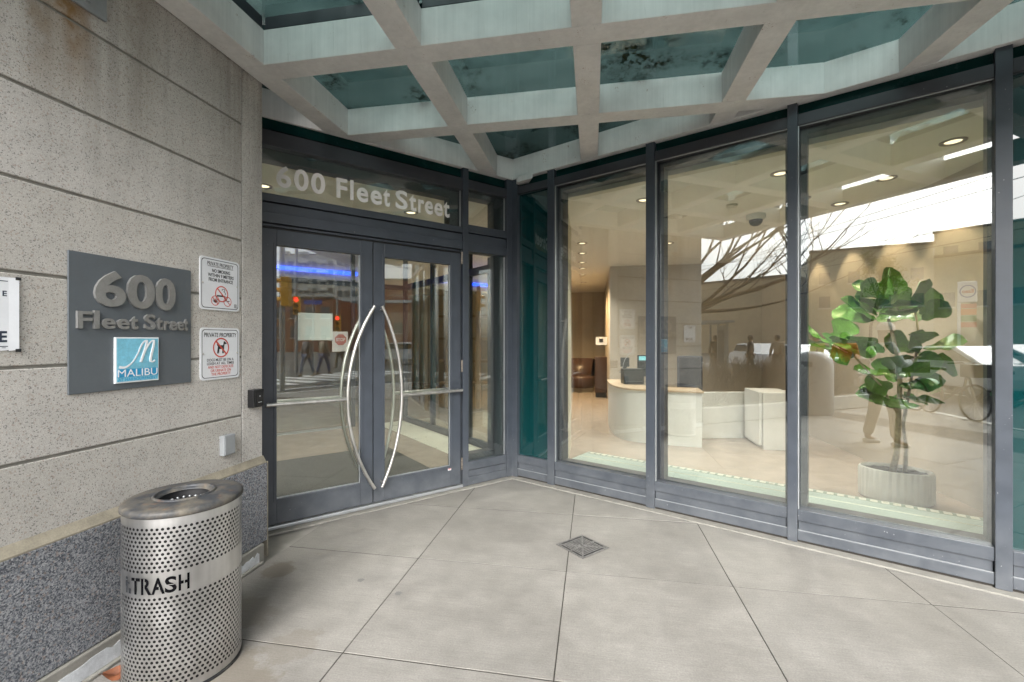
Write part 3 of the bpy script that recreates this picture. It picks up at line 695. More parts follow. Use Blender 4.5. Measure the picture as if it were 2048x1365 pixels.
# ---- vestibule behind the doors
ves = thing('vestibule', 'glazed vestibule behind the doors with dark frames and pale border floor', 'vestibule', DM @ Vector((.4, 2, 0)))
mb = MB(); mb.box(-1.6, 2.05, .12, 6.4, -.02, -.002, DM); struct('vestibule_floor', mb, 'tile')
mb = MB(); mb.box(-1.4, .86, .13, 2.2, -.0018, .006, DM); tag(obj('entrance_mat', mb, 'mat_fabric'), 'dark grey entrance mat on the vestibule floor', 'mat')
part('floor_border', 'tile_pale', ves, DM, (1.36, 1.86, .13, 3.9, -.0018, .004), bevel=0)
part('floor_rail', 'frame_dark', ves, DM, (1.88, 1.95, .62, 3.98, .0, .085)); part('head_rail', 'frame_dark', ves, DM, (1.88, 1.95, .62, 3.98, 2.42, 2.52))
for d in (.62, 1.62, 2.78, 3.9): part('post', 'frame_dark', ves, DM, (1.88, 1.95, d, d+.07, 0, 3.0))
pane('side_pane', 'glass_inner', ves, DM, 1.90, 1.915, .66, 3.95, .085, 2.42)
for s in (-1.55, .92, 1.35): part('post', 'frame_dark', ves, DM, (s, s+.06, 3.9, 3.97, 0, 3.0))
part('head_rail', 'frame_dark', ves, DM, (-1.49, 1.88, 3.9, 3.97, 2.42, 2.50)); part('threshold', 'alu', ves, DM, (-1.4, .9, 3.85, 4.0, -.001, .012))
pane('inner_pane', 'glass_inner', ves, DM, -1.5, 1.88, 3.93, 3.94, .06, 2.42)
part('left_wall', 'cream_wall', ves, DM, (-1.75, -1.6, .3, 6.4, 0, 3.05))
t = thing('stop_notice', 'white notice with red stop octagon on the inner vestibule glass', 'notice', DM @ Vector((.75, 3.9, 1.3)))
Mi = frame3(DM @ Vector((0, 3.925, 0)), dDir, dOut)
obj('plate', MB().box(.60, .86, 3.922, 3.926, 1.30, 1.64, DM), 'white_sign', t)
oc = [(.74+.10*cos(R(22.5+45*k)), 1.50+.10*sin(R(22.5+45*k))) for k in range(8)]; Mi = frame3(DM @ Vector((0, 3.9215, 0)), dDir, dOut)
plain('faded_red', (.50, .20, .18), .5); obj('octagon', MB().prism(oc, 0, .001, Mi), 'faded_red', t)
obj('lettering', text_mb('STOP', frame3(DM @ Vector((0, 3.9204, 0)), dDir, dOut), .665, .815, 1.475, 1.53, .0006, .02), 'white_print', t)

# ================================================================== window wall on the right
win = thing('window_wall', 'tall dark framed window wall of the lobby right of the doors', 'window wall', FM @ Vector((0, 0, 0)))
ms = [(-1.953, -1.872), (-1.480, -1.400), (-.435, -.357), (.647, .711), (1.717, 1.790), (2.79, 2.86), (3.87, 3.94), (4.93, 5.0)]
for i, (a, b) in enumerate(ms): part('mullion', FR, win, FM, (a, b, -.022, .13, .010, 3.302))
for i, ((_, a), (b, _)) in enumerate(zip(ms[:-1], ms[1:])):
    a += .001; b -= .001
    part('sill_rail', FR, win, FM, (a, b, -.014, .13, .168, .250)); part('kick_panel', FR, win, FM, (a+.004, b-.004, .000, .12, .098, .165)); part('base_rail', FR, win, FM, (a, b, -.014, .13, .026, .096))
    part('sill_trim', 'grey_metal', win, FM, (a, b, -.0135, -.003, .0965, .1005), bevel=0)
    part('head_rail', 'frame_dark', win, FM, (a, b, -.014, .13, 3.080, 3.163))
    if i in (0, 4, 5, 6):
        pane('teal_pane', 'teal_pane', win, FM, a, b, .026, .045, .248, 3.084); continue
    tilt = {1: -1.2, 2: -2.1, 3: -1.0}.get(i, 0)
    pane('window_pane', 'glass', win, FM, a-.002, b+.002, .034, .048, .246, 3.084, tilt)
    part('inner_frame', 'frame_dark', win, FM, (a, a+.055, .062, .17, .252, 3.078), (b-.02, b, .062, .17, .252, 3.078), (a+.055, b-.02, .062, .17, 3.03, 3.078), (a+.055, b-.02, .062, .17, .252, .262), bevel=.002)
    part('glazing_bead', 'alu', win, FM, (a+.001, a+.009, -.006, .008, .252, 3.078), (a+.009, b-.001, -.004, .006, 3.073, 3.0785), bevel=0)
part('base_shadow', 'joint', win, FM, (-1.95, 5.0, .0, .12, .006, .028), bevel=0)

# ================================================================== canopy grid
can = thing('canopy', 'pale grey steel canopy grid with dirty teal glass above the entrance', 'canopy', (0, 2.5, 3.245))
ZB, ZT = 3.245, 3.468
doorN = (dOut.x, dOut.y); fN = (fOut.x, fOut.y)
A45 = R(45.7); db = Vector((cos(A45), sin(A45), 0)); dbn = Vector((db.y, -db.x, 0)); pDB = Vector((-2.54, 3.11, 0))
A27 = R(-27.7); fb = Vector((cos(A27), sin(A27), 0)); fbn = Vector((fb.y, -fb.x, 0)); fbn = fbn if fbn.y < 0 else -fbn; pFB = Vector((-.86, 4.83, 0))
xb = [(-2.222, -2.057), (-1.168, -1.003), (-.118, .047), (.932, 1.097), (1.968, 2.133), (3.018, 3.183), (4.068, 4.233)]
yb = [(.53, .695), (1.53, 1.695), (2.533, 2.698), (3.530, 3.692)]
for i, (a, b) in enumerate(xb):
    for k, (s0, s1) in enumerate(zip([(None, .53)]+yb, yb+[(6.2, None)])):
        y0 = s0[1]; y1 = s1[0]
        if k == 0: continue
        q = [(a, y0+.0005), (b, y0+.0005), (b, y1-.0005), (a, y1-.0005)]
        q = clip(clip(q, (pDB+dbn*.001)[:2], dbn[:2]), (pFB+fbn*.001)[:2], fbn[:2])
        if len(q) >= 3 and max(p[1] for p in q)-min(p[1] for p in q) > .02: obj('beam', MB().prism(q, ZB+.0012, ZT), 'beam_paint', can, bevel=.004)
for (a, b) in yb:
    q = [(-2.222, a), (4.5, a), (4.5, b), (-2.222, b)]
    q = clip(clip(q, (pDB+dbn*.0005)[:2], dbn[:2]), (pFB+fbn*.0005)[:2], fbn[:2])
    if len(q) >= 3: obj('beam', MB().prism(q, ZB, ZT), 'beam_paint', can, bevel=.004)
def edge_beam(p, d, n, l0, l1, wdt, miter=None):
    q = [p+d*l0, p+d*l1, p+d*l1-n*wdt, p+d*l0-n*wdt]; q = [(v.x, v.y) for v in q]
    if miter: q = clip(q, miter[0], miter[1])
    obj('edge_beam', MB().prism(q, ZB+.0006, ZT+.0006), 'beam_paint', can, bevel=.004)
mn = (fb+db)   # mitre between the two edge beams at their inner corner
mit = Vector((mn.y, -mn.x, 0)).normalized()
cpt = (-.86, 4.83); wn_ = (pFB + Vector((0, .2, 0)))
bis = (-dbn-fbn).normalized(); perp = Vector((bis.y, -bis.x, 0)); perp = perp if perp.x > 0 else -perp
edge_beam(pDB, db, dbn, -.2, 2.75, .150, (cpt, (-perp.x, -perp.y)))
edge_beam(pFB, fb, fbn, -.35, 5.9, .140, (cpt, (perp.x, perp.y)))
# glazing bars and glass
for i in range(len(xb)-1):
    for k in range(len(yb)):
        x0, x1 = xb[i][1], xb[i+1][0]; y0 = yb[k][1]; y1 = yb[k+1][0] if k+1 < len(yb) else 5.6
        q = [(x0-.08, y0-.08), (x1+.08, y0-.08), (x1+.08, y1+.08), (x0-.08, y1+.08)]
        q = clip(clip(q, (pDB-dbn*.05)[:2], dbn[:2]), (pFB-fbn*.05)[:2], fbn[:2])
        if len(q) < 3: continue
        c = (sum(p[0] for p in q)/len(q), sum(p[1] for p in q)/len(q)); q = [(c[0]+(p[0]-c[0])*.985, c[1]+(p[1]-c[1])*.985) for p in q]
        zg = 3.556 if k < 2 else 3.4705
        obj('glass_panel', MB().prism(q, zg, zg+.012), 'canopy_glass', can)
        # dark glazing bars on top of the beams
        for (u0, u1, v0, v1) in ((x0-.06, x0-.012, y0, y1), (x0, x1, y1+.012, y1+.06)) if k < 2 else ():
            b_ = clip(clip([(u0, v0), (u1, v0), (u1, v1), (u0, v1)], (pDB-dbn*.03)[:2], dbn[:2]), (pFB-fbn*.03)[:2], fbn[:2])
            if len(b_) >= 3: obj('glazing_bar', MB().prism(b_, ZT+.012, 3.555), 'frame_dark', can)
obj('glass_panel', MB().prism(clip([(-2.9, 2.76), (-2.24, 2.76), (-2.24, 3.9), (-2.9, 3.9)], (pDB-dbn*.1)[:2], dbn[:2]), 3.4705, 3.4825), 'canopy_glass', can)  # added filler pane, dims the overbright left end of the edge beam
# tie bracket at the inner corner
mb = MB(); mb.prism([(-.86, 4.95), (-.80, 4.76), (-.62, 4.66), (-.70, 4.86)], 3.19, 3.244); obj('corner_cleat', mb, 'beam_paint', can, bevel=.003)

# ================================================================== trash can
TC = Vector((-1.869, 1.792, 0)); TR = .226
can_t = thing('trash_can', 'perforated steel trash can with worn dark lid beside the stone wall', 'trash can', TC)
def perforated():
    v = []; f = []; nrm = []
    n = 71; dt = 2*pi/n; rh = .0175; hr = .0062
    def P(a, z): return (TC.x+TR*cos(a), TC.y+TR*sin(a), z)
    def cell(a0, z0):
        b = len(v); w_ = dt; ac = a0+w_/2; zc = z0+rh/2
        outer = [(a0, z0), (a0+w_/2, z0), (a0+w_, z0), (a0+w_, zc), (a0+w_, z0+rh), (a0+w_/2, z0+rh), (a0, z0+rh), (a0, zc)]
        for a, z in outer: v.append(P(a, z)); nrm.append((cos(a), sin(a), 0))
        for k in range(8):
            an = R(-135+45*k); a = ac+hr/TR*cos(an); z = zc+hr*sin(an); v.append(P(a, z)); nrm.append((cos(a), sin(a), 0))
        for k in range(8): f.append((b+k, b+(k+1) % 8, b+8+(k+1) % 8, b+8+k))
    for r0, z0, cnt in ((0, .525, 11), (0, .042, 22)):
        for r in range(cnt):
            for j in range(n): cell((j+(.5 if r % 2 else 0))*dt, z0+r*rh)
    def band(z0, z1):
        b = len(v)
        for j in range(n):
            a = j*dt
            for z in (z0, z1): v.append(P(a, z)); nrm.append((cos(a), sin(a), 0))
        for j in range(n): f.append((b+2*j, b+2*((j+1) % n), b+2*((j+1) % n)+1, b+2*j+1))
    band(.0, .042); band(.042+22*rh, .525); band(.525+11*rh, .757)
    me = bpy.data.meshes.new('shell'); me.from_pydata(v, [], f); me.update()
    for p in me.polygons: p.use_smooth = True
    me.normals_split_custom_set_from_vertices(nrm); return me
obj('perforated_shell', perforated(), 'steel_can', can_t)
mb = MB(); mb.lathe([(TR-.012, .01), (TR-.012, .75)], 48, TC); obj('liner', mb, 'dark_void', can_t, smooth=True)
mb = MB(); mb.lathe([(TR+.004, -.004), (TR+.006, .006), (TR+.002, .014), (TR-.002, .014)], 64, TC); obj('base_ring', mb, 'black_plastic', can_t, smooth=True)
q = MB(); q.lathe([(.099, .70), (.105, .778)], 60, TC); obj('throat', q, 'dark_void', can_t, smooth=True)
lid = MB(); lid.lathe([(.096, .776), (.102, .785), (.122, .789), (.16, .787), (.214, .783), (.229, .779), (.234, .772), (.234, .757), (.228, .752), (.2, .752)], 72, TC)
lid = obj('lid', lid, 'can_lid', can_t, smooth=True)
mb = MB(); mb.lathe([(.108, .785), (.112, .795), (.118, .796), (.123, .789)], 60, TC); obj('opening_rim', mb, 'can_lid', lid, smooth=True)
rs = random.Random(5); mb = MB(); n = 60
prof = []
for k, (r, z) in enumerate(((.104, .70), (.085, .715), (.05, .69), (.0, .66))):
    for j in range(n): prof.append((TC.x+(r+rs.uniform(-.006, .006)*(r > 0))*cos(2*pi*j/n), TC.y+(r+rs.uniform(-.006, .006)*(r > 0))*sin(2*pi*j/n), z+rs.uniform(-.018, .018)))
mb.add(prof, [(i*n+j, i*n+(j+1) % n, (i+1)*n+(j+1) % n, (i+1)*n+j) for i in range(3) for j in range(n)]); obj('bin_bag', mb, 'black_plastic', can_t)
mb = MB()
for k in range(26):
    a = 2*pi*k/26; c = TC+Vector((.0985*cos(a), .0985*sin(a), .742)); mb.lathe([(0, -.006), (.005, -.003), (.006, 0), (.005, .003), (0, .006)], 8, c)
obj('inner_beads', mb, 'alu', can_t, smooth=True)
def wrapc(p):
    a = R(-97.0)+p.x/TR; r = TR+.0008+p.z; return Vector((TC.x+r*cos(a), TC.y+r*sin(a), p.y))
def wrapbox(x0, x1, z0, z1, th, n=6):
    mb = MB()
    for i in range(n):
        a, b = x0+(x1-x0)*i/n, x0+(x1-x0)*(i+1)/n
        mb.add([wrapc(Vector((a, z0, th))), wrapc(Vector((b, z0, th))), wrapc(Vector((b, z1, th))), wrapc(Vector((a, z1, th)))], [(0, 1, 2, 3)])
    return mb
for ch, a, b in (('T', .002, .044), ('R', .050, .092), ('A', .092, .141), ('S', .141, .182), ('H', .188, .226)):
    obj('letter', text_mb(ch, None, a, b, .440, .508, .0009, .022, wrap=wrapc), 'cut_black', can_t)
gap = MB()
for a, b, z0, z1 in ((.0615, .0655, .44, .508), (.120, .1235, .438, .47), (.139, .184, .4725, .4755), (.2055, .209, .46, .49), (.021, .0245, .497, .510)):
    q = wrapbox(a, b, z0, z1, .0013, 4); gap.add(q.v, q.f)
obj('stencil_bridge', gap, 'steel_can', can_t)
pic = MB()
for a, b, z0, z1 in ((-.035, -.023, .468, .492), (-.034, -.029, .440, .468), (-.027, -.023, .440, .468), (-.023, -.011, .480, .486), (-.015, -.002, .440, .462)):
    q = wrapbox(a, b, z0, z1, .0006, 3); pic.add(q.v, q.f)
q = MB(); q.ring((-.029, .502), 0.0, .006, .0006, Matrix.Identity(4), 14); pic.add([wrapc(Vector(v)) for v in q.v], q.f)
obj('pictogram', pic, 'black_print', can_t)

# dead leaf beside the can, floor drain
t = MB(); P = []
for i in range(9):
    for j in range(7):
        u = i/8-.5; v = j/6-.5; wd = .06*math.sqrt(max(0., 1-(2*u)**2))
        P.append((-2.07+u*.13+v*wd*.5, 1.665+u*.05+v*wd*1.6, .014+.022*abs(v)+.02*sin(u*7)*sin(v*5+1)+.02*u*u))
t.add(P, [(i*7+j, i*7+j+1, (i+1)*7+j+1, (i+1)*7+j) for i in range(8) for j in range(6)])
tag(obj('dead_leaf', t, 'rusty_leaf', smooth=True), 'curled orange brown leaf on the ground beside the trash can', 'leaf')
dr_ = thing('floor_drain', 'square iron drain grate set in the concrete paving', 'drain', (-.075, 3.305, 0))
M = Matrix.Translation((-.075, 3.305, .0018)) @ Matrix.Rotation(R(47), 4, 'Z') @ Matrix.Scale(.93, 4)
obj('pit', MB().box(-.135, .135, -.135, .135, -.001, .0004, M), 'dark_void', dr_)
mb = MB()
for a, b in ((-.145, -.130), (.130, .145)): mb.box(a, b, -.145, .145, 0, .0045, M); mb.box(-.130, .130, a, b, 0, .0045, M)
obj('rim', mb, 'drain_iron', dr_, bevel=.001)
def bar(*b): obj('grate_bar', MB().box(*b, M), 'drain_iron', dr_)
for k in range(6):
    r = .112-.019*k
    if r < .02: continue
    wd = .0095
    for sx in (-1, 1):
        bar(*sorted((sx*r, sx*(r-wd))), -r+.012, r-.012, .0004, .004)
        bar(-r+.012, r-.012, *sorted((sx*r, sx*(r-wd))), .0004, .0038)
for an in (45, 135):
    Mr = M @ Matrix.Rotation(R(an), 4, 'Z'); obj('grate_bar', MB().box(-.172, .172, -.007, .007, .0004, .0046, Mr), 'drain_iron', dr_)
bar(-.13, .13, -.006, .006, .0004, .0042)


# ================================================================== lobby behind the glass
fl = thing('lobby_floor', None, None, (0, 6, 0), kind='structure')
inl = FM @ Vector((0, .13, 0)); fin = -fOut
wl = DM @ Vector((1.93, 0, 0))
mb = MB(); mb.prism(clip([(-3, 3), (3.45, 3), (3.45, 16), (-3, 16)], inl[:2], fin[:2]), -.03, -.012); obj('joint_bed', mb, 'joint', fl)
for i in range(9):
    for j in range(16):
        x0, y0 = -3.0+.75*i, 2.6+.75*j
        q = clip([(x0+.001, y0+.001), (min(3.45, x0+.749), y0+.001), (min(3.45, x0+.749), y0+.749), (x0+.001, y0+.749)], inl[:2], fin[:2]) if x0 < 3.4 else []
        if len(q) >= 3: q = clip(q, wl[:2], dDir[:2])
        if len(q) >= 3: obj('floor_tile', MB().prism(q, -.011, -.0005), 'tile', fl)
ceil_poly = [tuple((M_ @ Vector((s_, .128, 0)))[:2]) for M_, s_ in ((DM, -1.75), (DM, 1.50), (FM, 1.95))]+[(3.5, 3.2), (3.5, 15.2), (-9.2, 15.2), (-9.2, 2.5)]
ce = thing('lobby_ceiling', None, None, (0, 6, 3.06), kind='structure')
obj('ceiling_board', MB().prism(ceil_poly, 3.062, 3.14), 'ceiling_white', ce)
for s0, s1, d0 in ((-1.30, -.05, .36), (.02, 1.58, .36), (1.62, 2.6, .36)):
    obj('air_slot', MB().box(s0, s1, d0, d0+.09, 3.056, 3.0619, FM), 'slot_dark', ce)
wl_ = thing('lobby_walls', 'warm beige lobby walls seen through the window wall', 'wall', (0, 9, 0))
obj('right_wall', MB().box(3.34, 3.5, 2.6, 10.0, 0, 3.061), 'warm_wall', wl_)
obj('rear_wall', MB().box(.36, 3.34, 9.8, 10.0, 0, 3.061), 'warm_wall', wl_)
obj('corridor_wall', MB().box(.36, .5, 10.0, 15.0, 0, 3.061), 'warm_wall', wl_)
obj('end_wall', MB().box(-9, .36, 15.0, 15.2, 0, 3.061), 'warm_wall', wl_)
obj('far_wall', MB().box(-9.2, -9, 2.6, 15.2, 0, 3.061), 'warm_wall', wl_)
obj('return_wall', MB().box(-.43, -.30, 5.02, 6.38, 0, 3.061), 'cream_wall', wl_, bevel=.003)
obj('window_head', MB().box(-1.36, 3.0, .17, .26, 2.985, 3.061, FM), 'cream_wall', wl_)
obj('side_return', MB().box(1.83, 1.95, .05, .9, 0, 3.061, FM), 'cream_wall', wl_)
obj('floor_slab', MB().box(-9, -3, 5.4, 15, -.03, -.012), 'tile', wl_)
for k in range(6): obj('wood_slat', MB().box(-3.2+.34*k, -3.1+.34*k, 9.5, 9.6, 0, 2.7), 'wood_slat', wl_)
for k in range(4): obj('wood_shelf', MB().box(-3.4, -1.2, 9.62, 9.9, .5+.5*k, .55+.5*k), 'wood_slat', wl_)
cv = thing('convector', 'long mint coloured convector cover along the window sill', 'convector', FM @ Vector((0, .4, 0)))
obj('cover', MB().box(-1.36, 1.82, .19, .655, 0, .235, FM), 'mint', cv, bevel=.008)
obj('lip', MB().box(-1.36, 1.82, .42, .425, .235, .2385, FM), 'cream_wall', cv)
for k in range(44):
    s = -1.31+k*.07; obj('grille_slot', MB().box(s, s+.046, .575, .63, .2352, .2375, FM), 'tile_pale', cv)
obj('grille_bed', MB().box(-1.34, 1.80, .570, .635, .2348, .2362, FM), 'mint_slot', cv)
led = obj('led_strip', MB().box(-.35, 1.15, 4.30, 4.33, 2.67, 2.73, DM).box(3.1, 4.3, 4.30, 4.33, 2.67, 2.73, DM), 'led_blue'); tag(led, 'blue glowing strip light on the cove behind the vestibule', 'strip light')
cove = obj('cove', MB().box(-1.6, 6, 4.335, 4.6, 2.55, 3.061, DM), 'ceiling_white', wl_)

# ---- downlights (lit in the photograph)
def downlight():
    t = thing('downlight', 'round recessed downlight glowing warm in the lobby ceiling', 'downlight', (2.79, 4.1, 3.0), group='recessed downlights in the lobby ceiling')
    mb = MB(); mb.lathe([(.055, .061), (.058, .054), (.082, .054), (.086, .061)], 24); obj('trim', mb, 'hinge_metal', t, smooth=True, local=True)
    mb = MB(); mb.lathe([(0, .0605), (.054, .0605)], 20); obj('lens', mb, 'lamp_warm', t, local=True)
    return t
spots = [(2.79, 4.1, 'in front of the fig, nearest the right window edge'), (2.79, 4.92, 'second along the row beside the right wall'), (2.79, 5.75, 'third along the row beside the right wall'), (2.79, 6.6, 'fourth along the row beside the right wall'),
         (2.79, 7.5, 'fifth along the row beside the right wall'), (1.73, 4.6, 'above the convector, left of the right pane'), (.56, 5.21, 'at the top of the narrow left pane'), (2.27, 5.45, 'just right of the third mullion'),
         (-.17, 7.36, 'first of the corridor row'), (-.19, 8.21, 'second of the corridor row'), (-.21, 9.17, 'third of the corridor row'), (-.22, 9.94, 'fourth of the corridor row'), (-.25, 10.93, 'fifth of the corridor row'), (-.25, 12.4, 'last and farthest of the corridor row'), (1.2, 7.6, 'over the reception desk')]
d0 = downlight()
ld4 = bpy.data.lights.new('corridor_lamp', 'SPOT'); ld4.energy = 110; ld4.spot_size = R(130); ld4.spot_blend = .7; ld4.shadow_soft_size = .05; ld4.color = (1, .66, .34)
ld3 = bpy.data.lights.new('vestibule_lamp', 'SPOT'); ld3.energy = 24; ld3.spot_size = R(125); ld3.spot_blend = .7; ld3.shadow_soft_size = .05; ld3.color = (1, .95, .86)
ld = bpy.data.lights.new('downlight_lamp', 'SPOT'); ld.energy = 50; ld.spot_size = R(118); ld.spot_blend = .7; ld.shadow_soft_size = .05; ld.color = (1, .96, .90)
ld2 = bpy.data.lights.new('wall_washer_lamp', 'SPOT'); ld2.energy = 14; ld2.spot_size = R(78); ld2.spot_blend = .35; ld2.shadow_soft_size = .03; ld2.color = (1, .77, .48)
for i, (x, y, where) in enumerate(spots):
    t = d0 if i == 0 else dup(d0, (x, y, 3.0)); t.location = (x, y, 3.0); t['label'] = 'warm glowing recessed downlight ' + where
    la = ld2 if x == 2.79 else (ld4 if y > 10 else ld)
    lo = bpy.data.objects.new('lamp', la); COL.objects.link(lo); lo.location = (x+(.25 if x == 2.79 else 0), y, 3.04)
    if i < 0: lo = bpy.data.objects.new('lamp', ld); COL.objects.link(lo); lo.location = (x, y, 3.04)
for i, (s, d) in enumerate(((-.8, 1.2), (.8, 1.2), (-.8, 2.8), (.8, 2.8), (.5, 5.6), (2.8, 2.6))):
    p = DM @ Vector((s, d, 3.0)); t = dup(d0, p); t['label'] = 'warm recessed downlight ' + ('over the vestibule mat, left front', 'over the vestibule mat, right front', 'over the inner vestibule doors, left', 'over the inner vestibule doors, right', 'behind the inner vestibule doors', 'right of the vestibule glass side')[i]
    lo = bpy.data.objects.new('lamp', ld3); COL.objects.link(lo); lo.location = p+Vector((0, 0, .04))

# ---- reception desk and what stands on it
dk = thing('reception_desk', 'white curved reception desk with tan counter behind the windows', 'desk', (1.2, 7.2, 0))
front = [(.27, 8.3), (.28, 7.75), (.33, 7.30), (.44, 6.98), (.60, 6.83), (.85, 6.745), (1.15, 6.68), (1.49, 6.62)]
fr = []
for i in range(len(front)-1):
    p0 = front[max(0, i-1)]; p1 = front[i]; p2 = front[i+1]; p3 = front[min(len(front)-1, i+2)]
    for k in range(5):
        u = k/5; fr.append(tuple(.5*((2*p1[j])+(-p0[j]+p2[j])*u+(2*p0[j]-5*p1[j]+4*p2[j]-p3[j])*u*u+(-p0[j]+3*p1[j]-3*p2[j]+p3[j])*u**3) for j in range(2)))
fr.append(front[-1])
obj('curved_front', MB().prism(fr+[(1.52, 7.05), (.9, 7.12), (.72, 7.35), (.66, 8.3)], 0, .755), 'desk_white', dk, smooth='auto')
cen = (.95, 7.5)
obj('counter_top', MB().prism([(cen[0]+(x-cen[0])*1.035, cen[1]+(y-cen[1])*1.035) for x, y in fr]+[(1.54, 7.09), (.93, 7.16), (.75, 7.38), (.69, 8.33)], .757, .785), 'counter_tan', dk, bevel=.004)
q = [(1.56, 7.05), (1.62, 7.22), (2.47, 7.44), (2.47, 7.52), (1.55, 7.30)]
obj('side_panel', MB().prism(q, .0, .70), 'desk_white', dk, bevel=.004)
obj('pedestal', MB().box(2.29, 2.70, 6.65, 7.3, 0, .775), 'desk_white', dk, bevel=.004)
obj('pedestal_panel', MB().box(2.25, 2.285, 6.70, 7.3, .05, .775), 'desk_white', dk)
def monitor(x, y, z, wd, h, rz, label, screen=False):
    t = thing('monitor', label, 'monitor', (x, y, z), rz)
    obj('display', MB().box(-wd/2, wd/2, -.02, .02, .10, .10+h), 'monitor', t, bevel=.006, local=True)
    if screen: obj('screen', MB().box(-wd/2+.02, wd/2-.02, -.022, -.0205, .10+h*.75, .10+h-.02), 'screen_teal', t, local=True)
    m_ = MB(); m_.box(-.03, .03, .0, .03, .0, .12); m_.box(-.1, .1, -.05, .09, 0, .012); obj('stand', m_, 'monitor', t, local=True)
monitor(.98, 7.85, .785, .5, .36, R(10), 'large black monitor back standing on the reception counter', True)
monitor(.55, 8.1, .93, .15, .16, R(0), 'small black display at the left end of the reception counter')
t = thing('printer', 'black boxy printer on the left of the reception counter', 'printer', (.62, 7.6, .785), R(8)); obj('casing', MB().box(-.15, .17, -.14, .14, 0, .24), 'monitor', t, bevel=.01, local=True); obj('tray', MB().box(-.12, .14, -.20, -.141, .03, .05), 'black_plastic', t, local=True)
t = thing('pen_cup', 'small dark cup of pens on the reception counter', 'pen cup', (.95, 7.35, .785)); mb = MB(); mb.lathe([(.035, 0), (.04, .10), (.036, .10), (.032, .01)], 16); obj('cup', mb, 'black_plastic', t, smooth=True, local=True)
mb = MB(); [mb.tube([(.01*k-.02, .005*k, .02), (.02*k-.04, .012*k-.01, .16)], .004, 6) for k in range(5)]; obj('pens', mb, 'alu', t, local=True)
t = thing('gooseneck_lamp', 'thin bent desk light leaning over the counter end', 'desk lamp', (.5, 7.7, .785)); obj('stem', MB().tube(bez((0, 0, 0), (-.05, 0, .3), (.02, 0, .42), (.12, 0, .50)), .006, 8), 'alu', t, local=True)
t = thing('office_chair', 'grey high backed office chair behind the reception desk', 'chair', (1.75, 8.1, 0), R(20))
obj('backrest', MB().box(-.24, .24, .20, .26, .55, 1.22), 'chair_grey', t, bevel=.03, local=True); obj('seat', MB().box(-.25, .25, -.28, .22, .42, .50), 'chair_grey', t, bevel=.03, local=True)
obj('gas_post', MB().tube([(0, 0, .08), (0, 0, .43)], .028), 'black_plastic', t, local=True)
for k in range(5):
    a = 2*pi*k/5; obj('leg', MB().tube([(0, 0, .09), (.28*cos(a), .28*sin(a), .05)], .02, 8, r1=.014), 'black_plastic', t, local=True)
t = thing('armchair', 'rounded brown leather armchair far down the corridor', 'armchair', (-.38, 13.3, 0))
mb = MB(); mb.lathe([(.0, .12), (.40, .12), (.44, .2), (.44, .42), (.40, .46), (0, .46)], 32); obj('seat', mb, 'leather', t, smooth=True, local=True)
mb = MB(); n = 20
for i in range(n+1):
    a = R(-25+230*i/n); 
    for r, z in ((.44, .2), (.50, .9), (.42, .95), (.36, .46)): mb.v.append((r*cos(a), r*sin(a), z))
for i in range(n):
    for k in range(3): mb.f.append((4*i+k, 4*i+k+1, 4*i+5+k, 4*i+4+k))
obj('backrest', mb, 'leather', t, smooth=True, local=True)
t = thing('cabinet', 'tall dark cabinet at the corner of the corridor wall', 'cabinet', (.2, 11.9, 0)); obj('carcass', MB().box(-.15, .155, 0, .5, .12, 1.05), 'leather', t, local=True, bevel=.006); obj('plinth', MB().box(-.13, .13, .02, .48, 0, .12), 'dark_void', t, local=True)
t = thing('wall_panel_switch', 'small pale switch plate on the corridor wall', 'switch', (.05, 11.4, 1.45)); obj('plate', MB().box(.02, .30, .0, .02, -.08, .12), 'white_print', t, local=True); obj('button', MB().box(.1, .2, -.006, 0, -.01, .08), 'black_print', t, local=True)
t = thing('security_camera', 'white dome security camera with black bubble on the lobby ceiling', 'security camera', (2.0, 6.07, 3.06))
mb = MB(); mb.lathe([(.11, .002), (.11, -.045), (.10, -.06), (.082, -.066), (0, -.066)], 32); obj('housing', mb, 'camera_white', t, smooth=True, local=True)
mb = MB(); mb.lathe([(.078, -.064), (.076, -.09), (.062, -.118), (.035, -.136), (0, -.142)], 28); obj('dome', mb, 'black_plastic', t, smooth=True, local=True)
mb = MB(); mb.lathe([(.0, -.03), (.05, -.028), (.06, -.015), (.06, .002)], 24, (1.58, 5.57, 3.06)); tag(obj('smoke_detector', mb, 'camera_white', smooth=True), 'small white smoke detector on the ceiling left of the dome camera', 'smoke detector')

# ---- fiddle leaf fig in its ribbed planter
fg = thing('fig_plant', 'tall fiddle leaf fig with big glossy green leaves by the right pane', 'potted plant', (2.73, 4.72, 0))
PC = Vector((2.805, 4.815, 0))
pl = thing('planter', 'oval off white ribbed planter under the fig plant', 'planter', (PC.x, PC.y, 0))
mb = MB(); n = 204
def oval(a, r=1.): return Vector((.275*r*cos(a)*cos(R(-25))+.19*r*sin(a)*sin(R(25)), .275*r*cos(a)*sin(R(-25))+.19*r*sin(a)*cos(R(-25)), 0))
rings = []
for z, r in ((0, .95), (.02, 1.), (.26, 1.), (.285, .99), (.29, .95), (.26, .92)):
    ring = []
    for j in range(n):
        a = 2*pi*j/n; k = 1+.022*(1 if sin(a*34) > .0 else -.6) if .0 < z < .31 and r == 1. else 1; ring.append(oval(a, r*k)+Vector((0, 0, z)))
    rings.append(ring)
mb.add([PC+v for r in rings for v in r], [(i*n+j, i*n+(j+1) % n, (i+1)*n+(j+1) % n, (i+1)*n+j) for i in range(5) for j in range(n)])
obj('pot', mb, 'pot', pl, smooth='auto')
mb = MB(); rs = random.Random(9); S = [PC+oval(2*pi*j/40, r)+Vector((0, 0, .25+rs.uniform(0, .02))) for r in (.93, .5, .02) for j in range(40)]
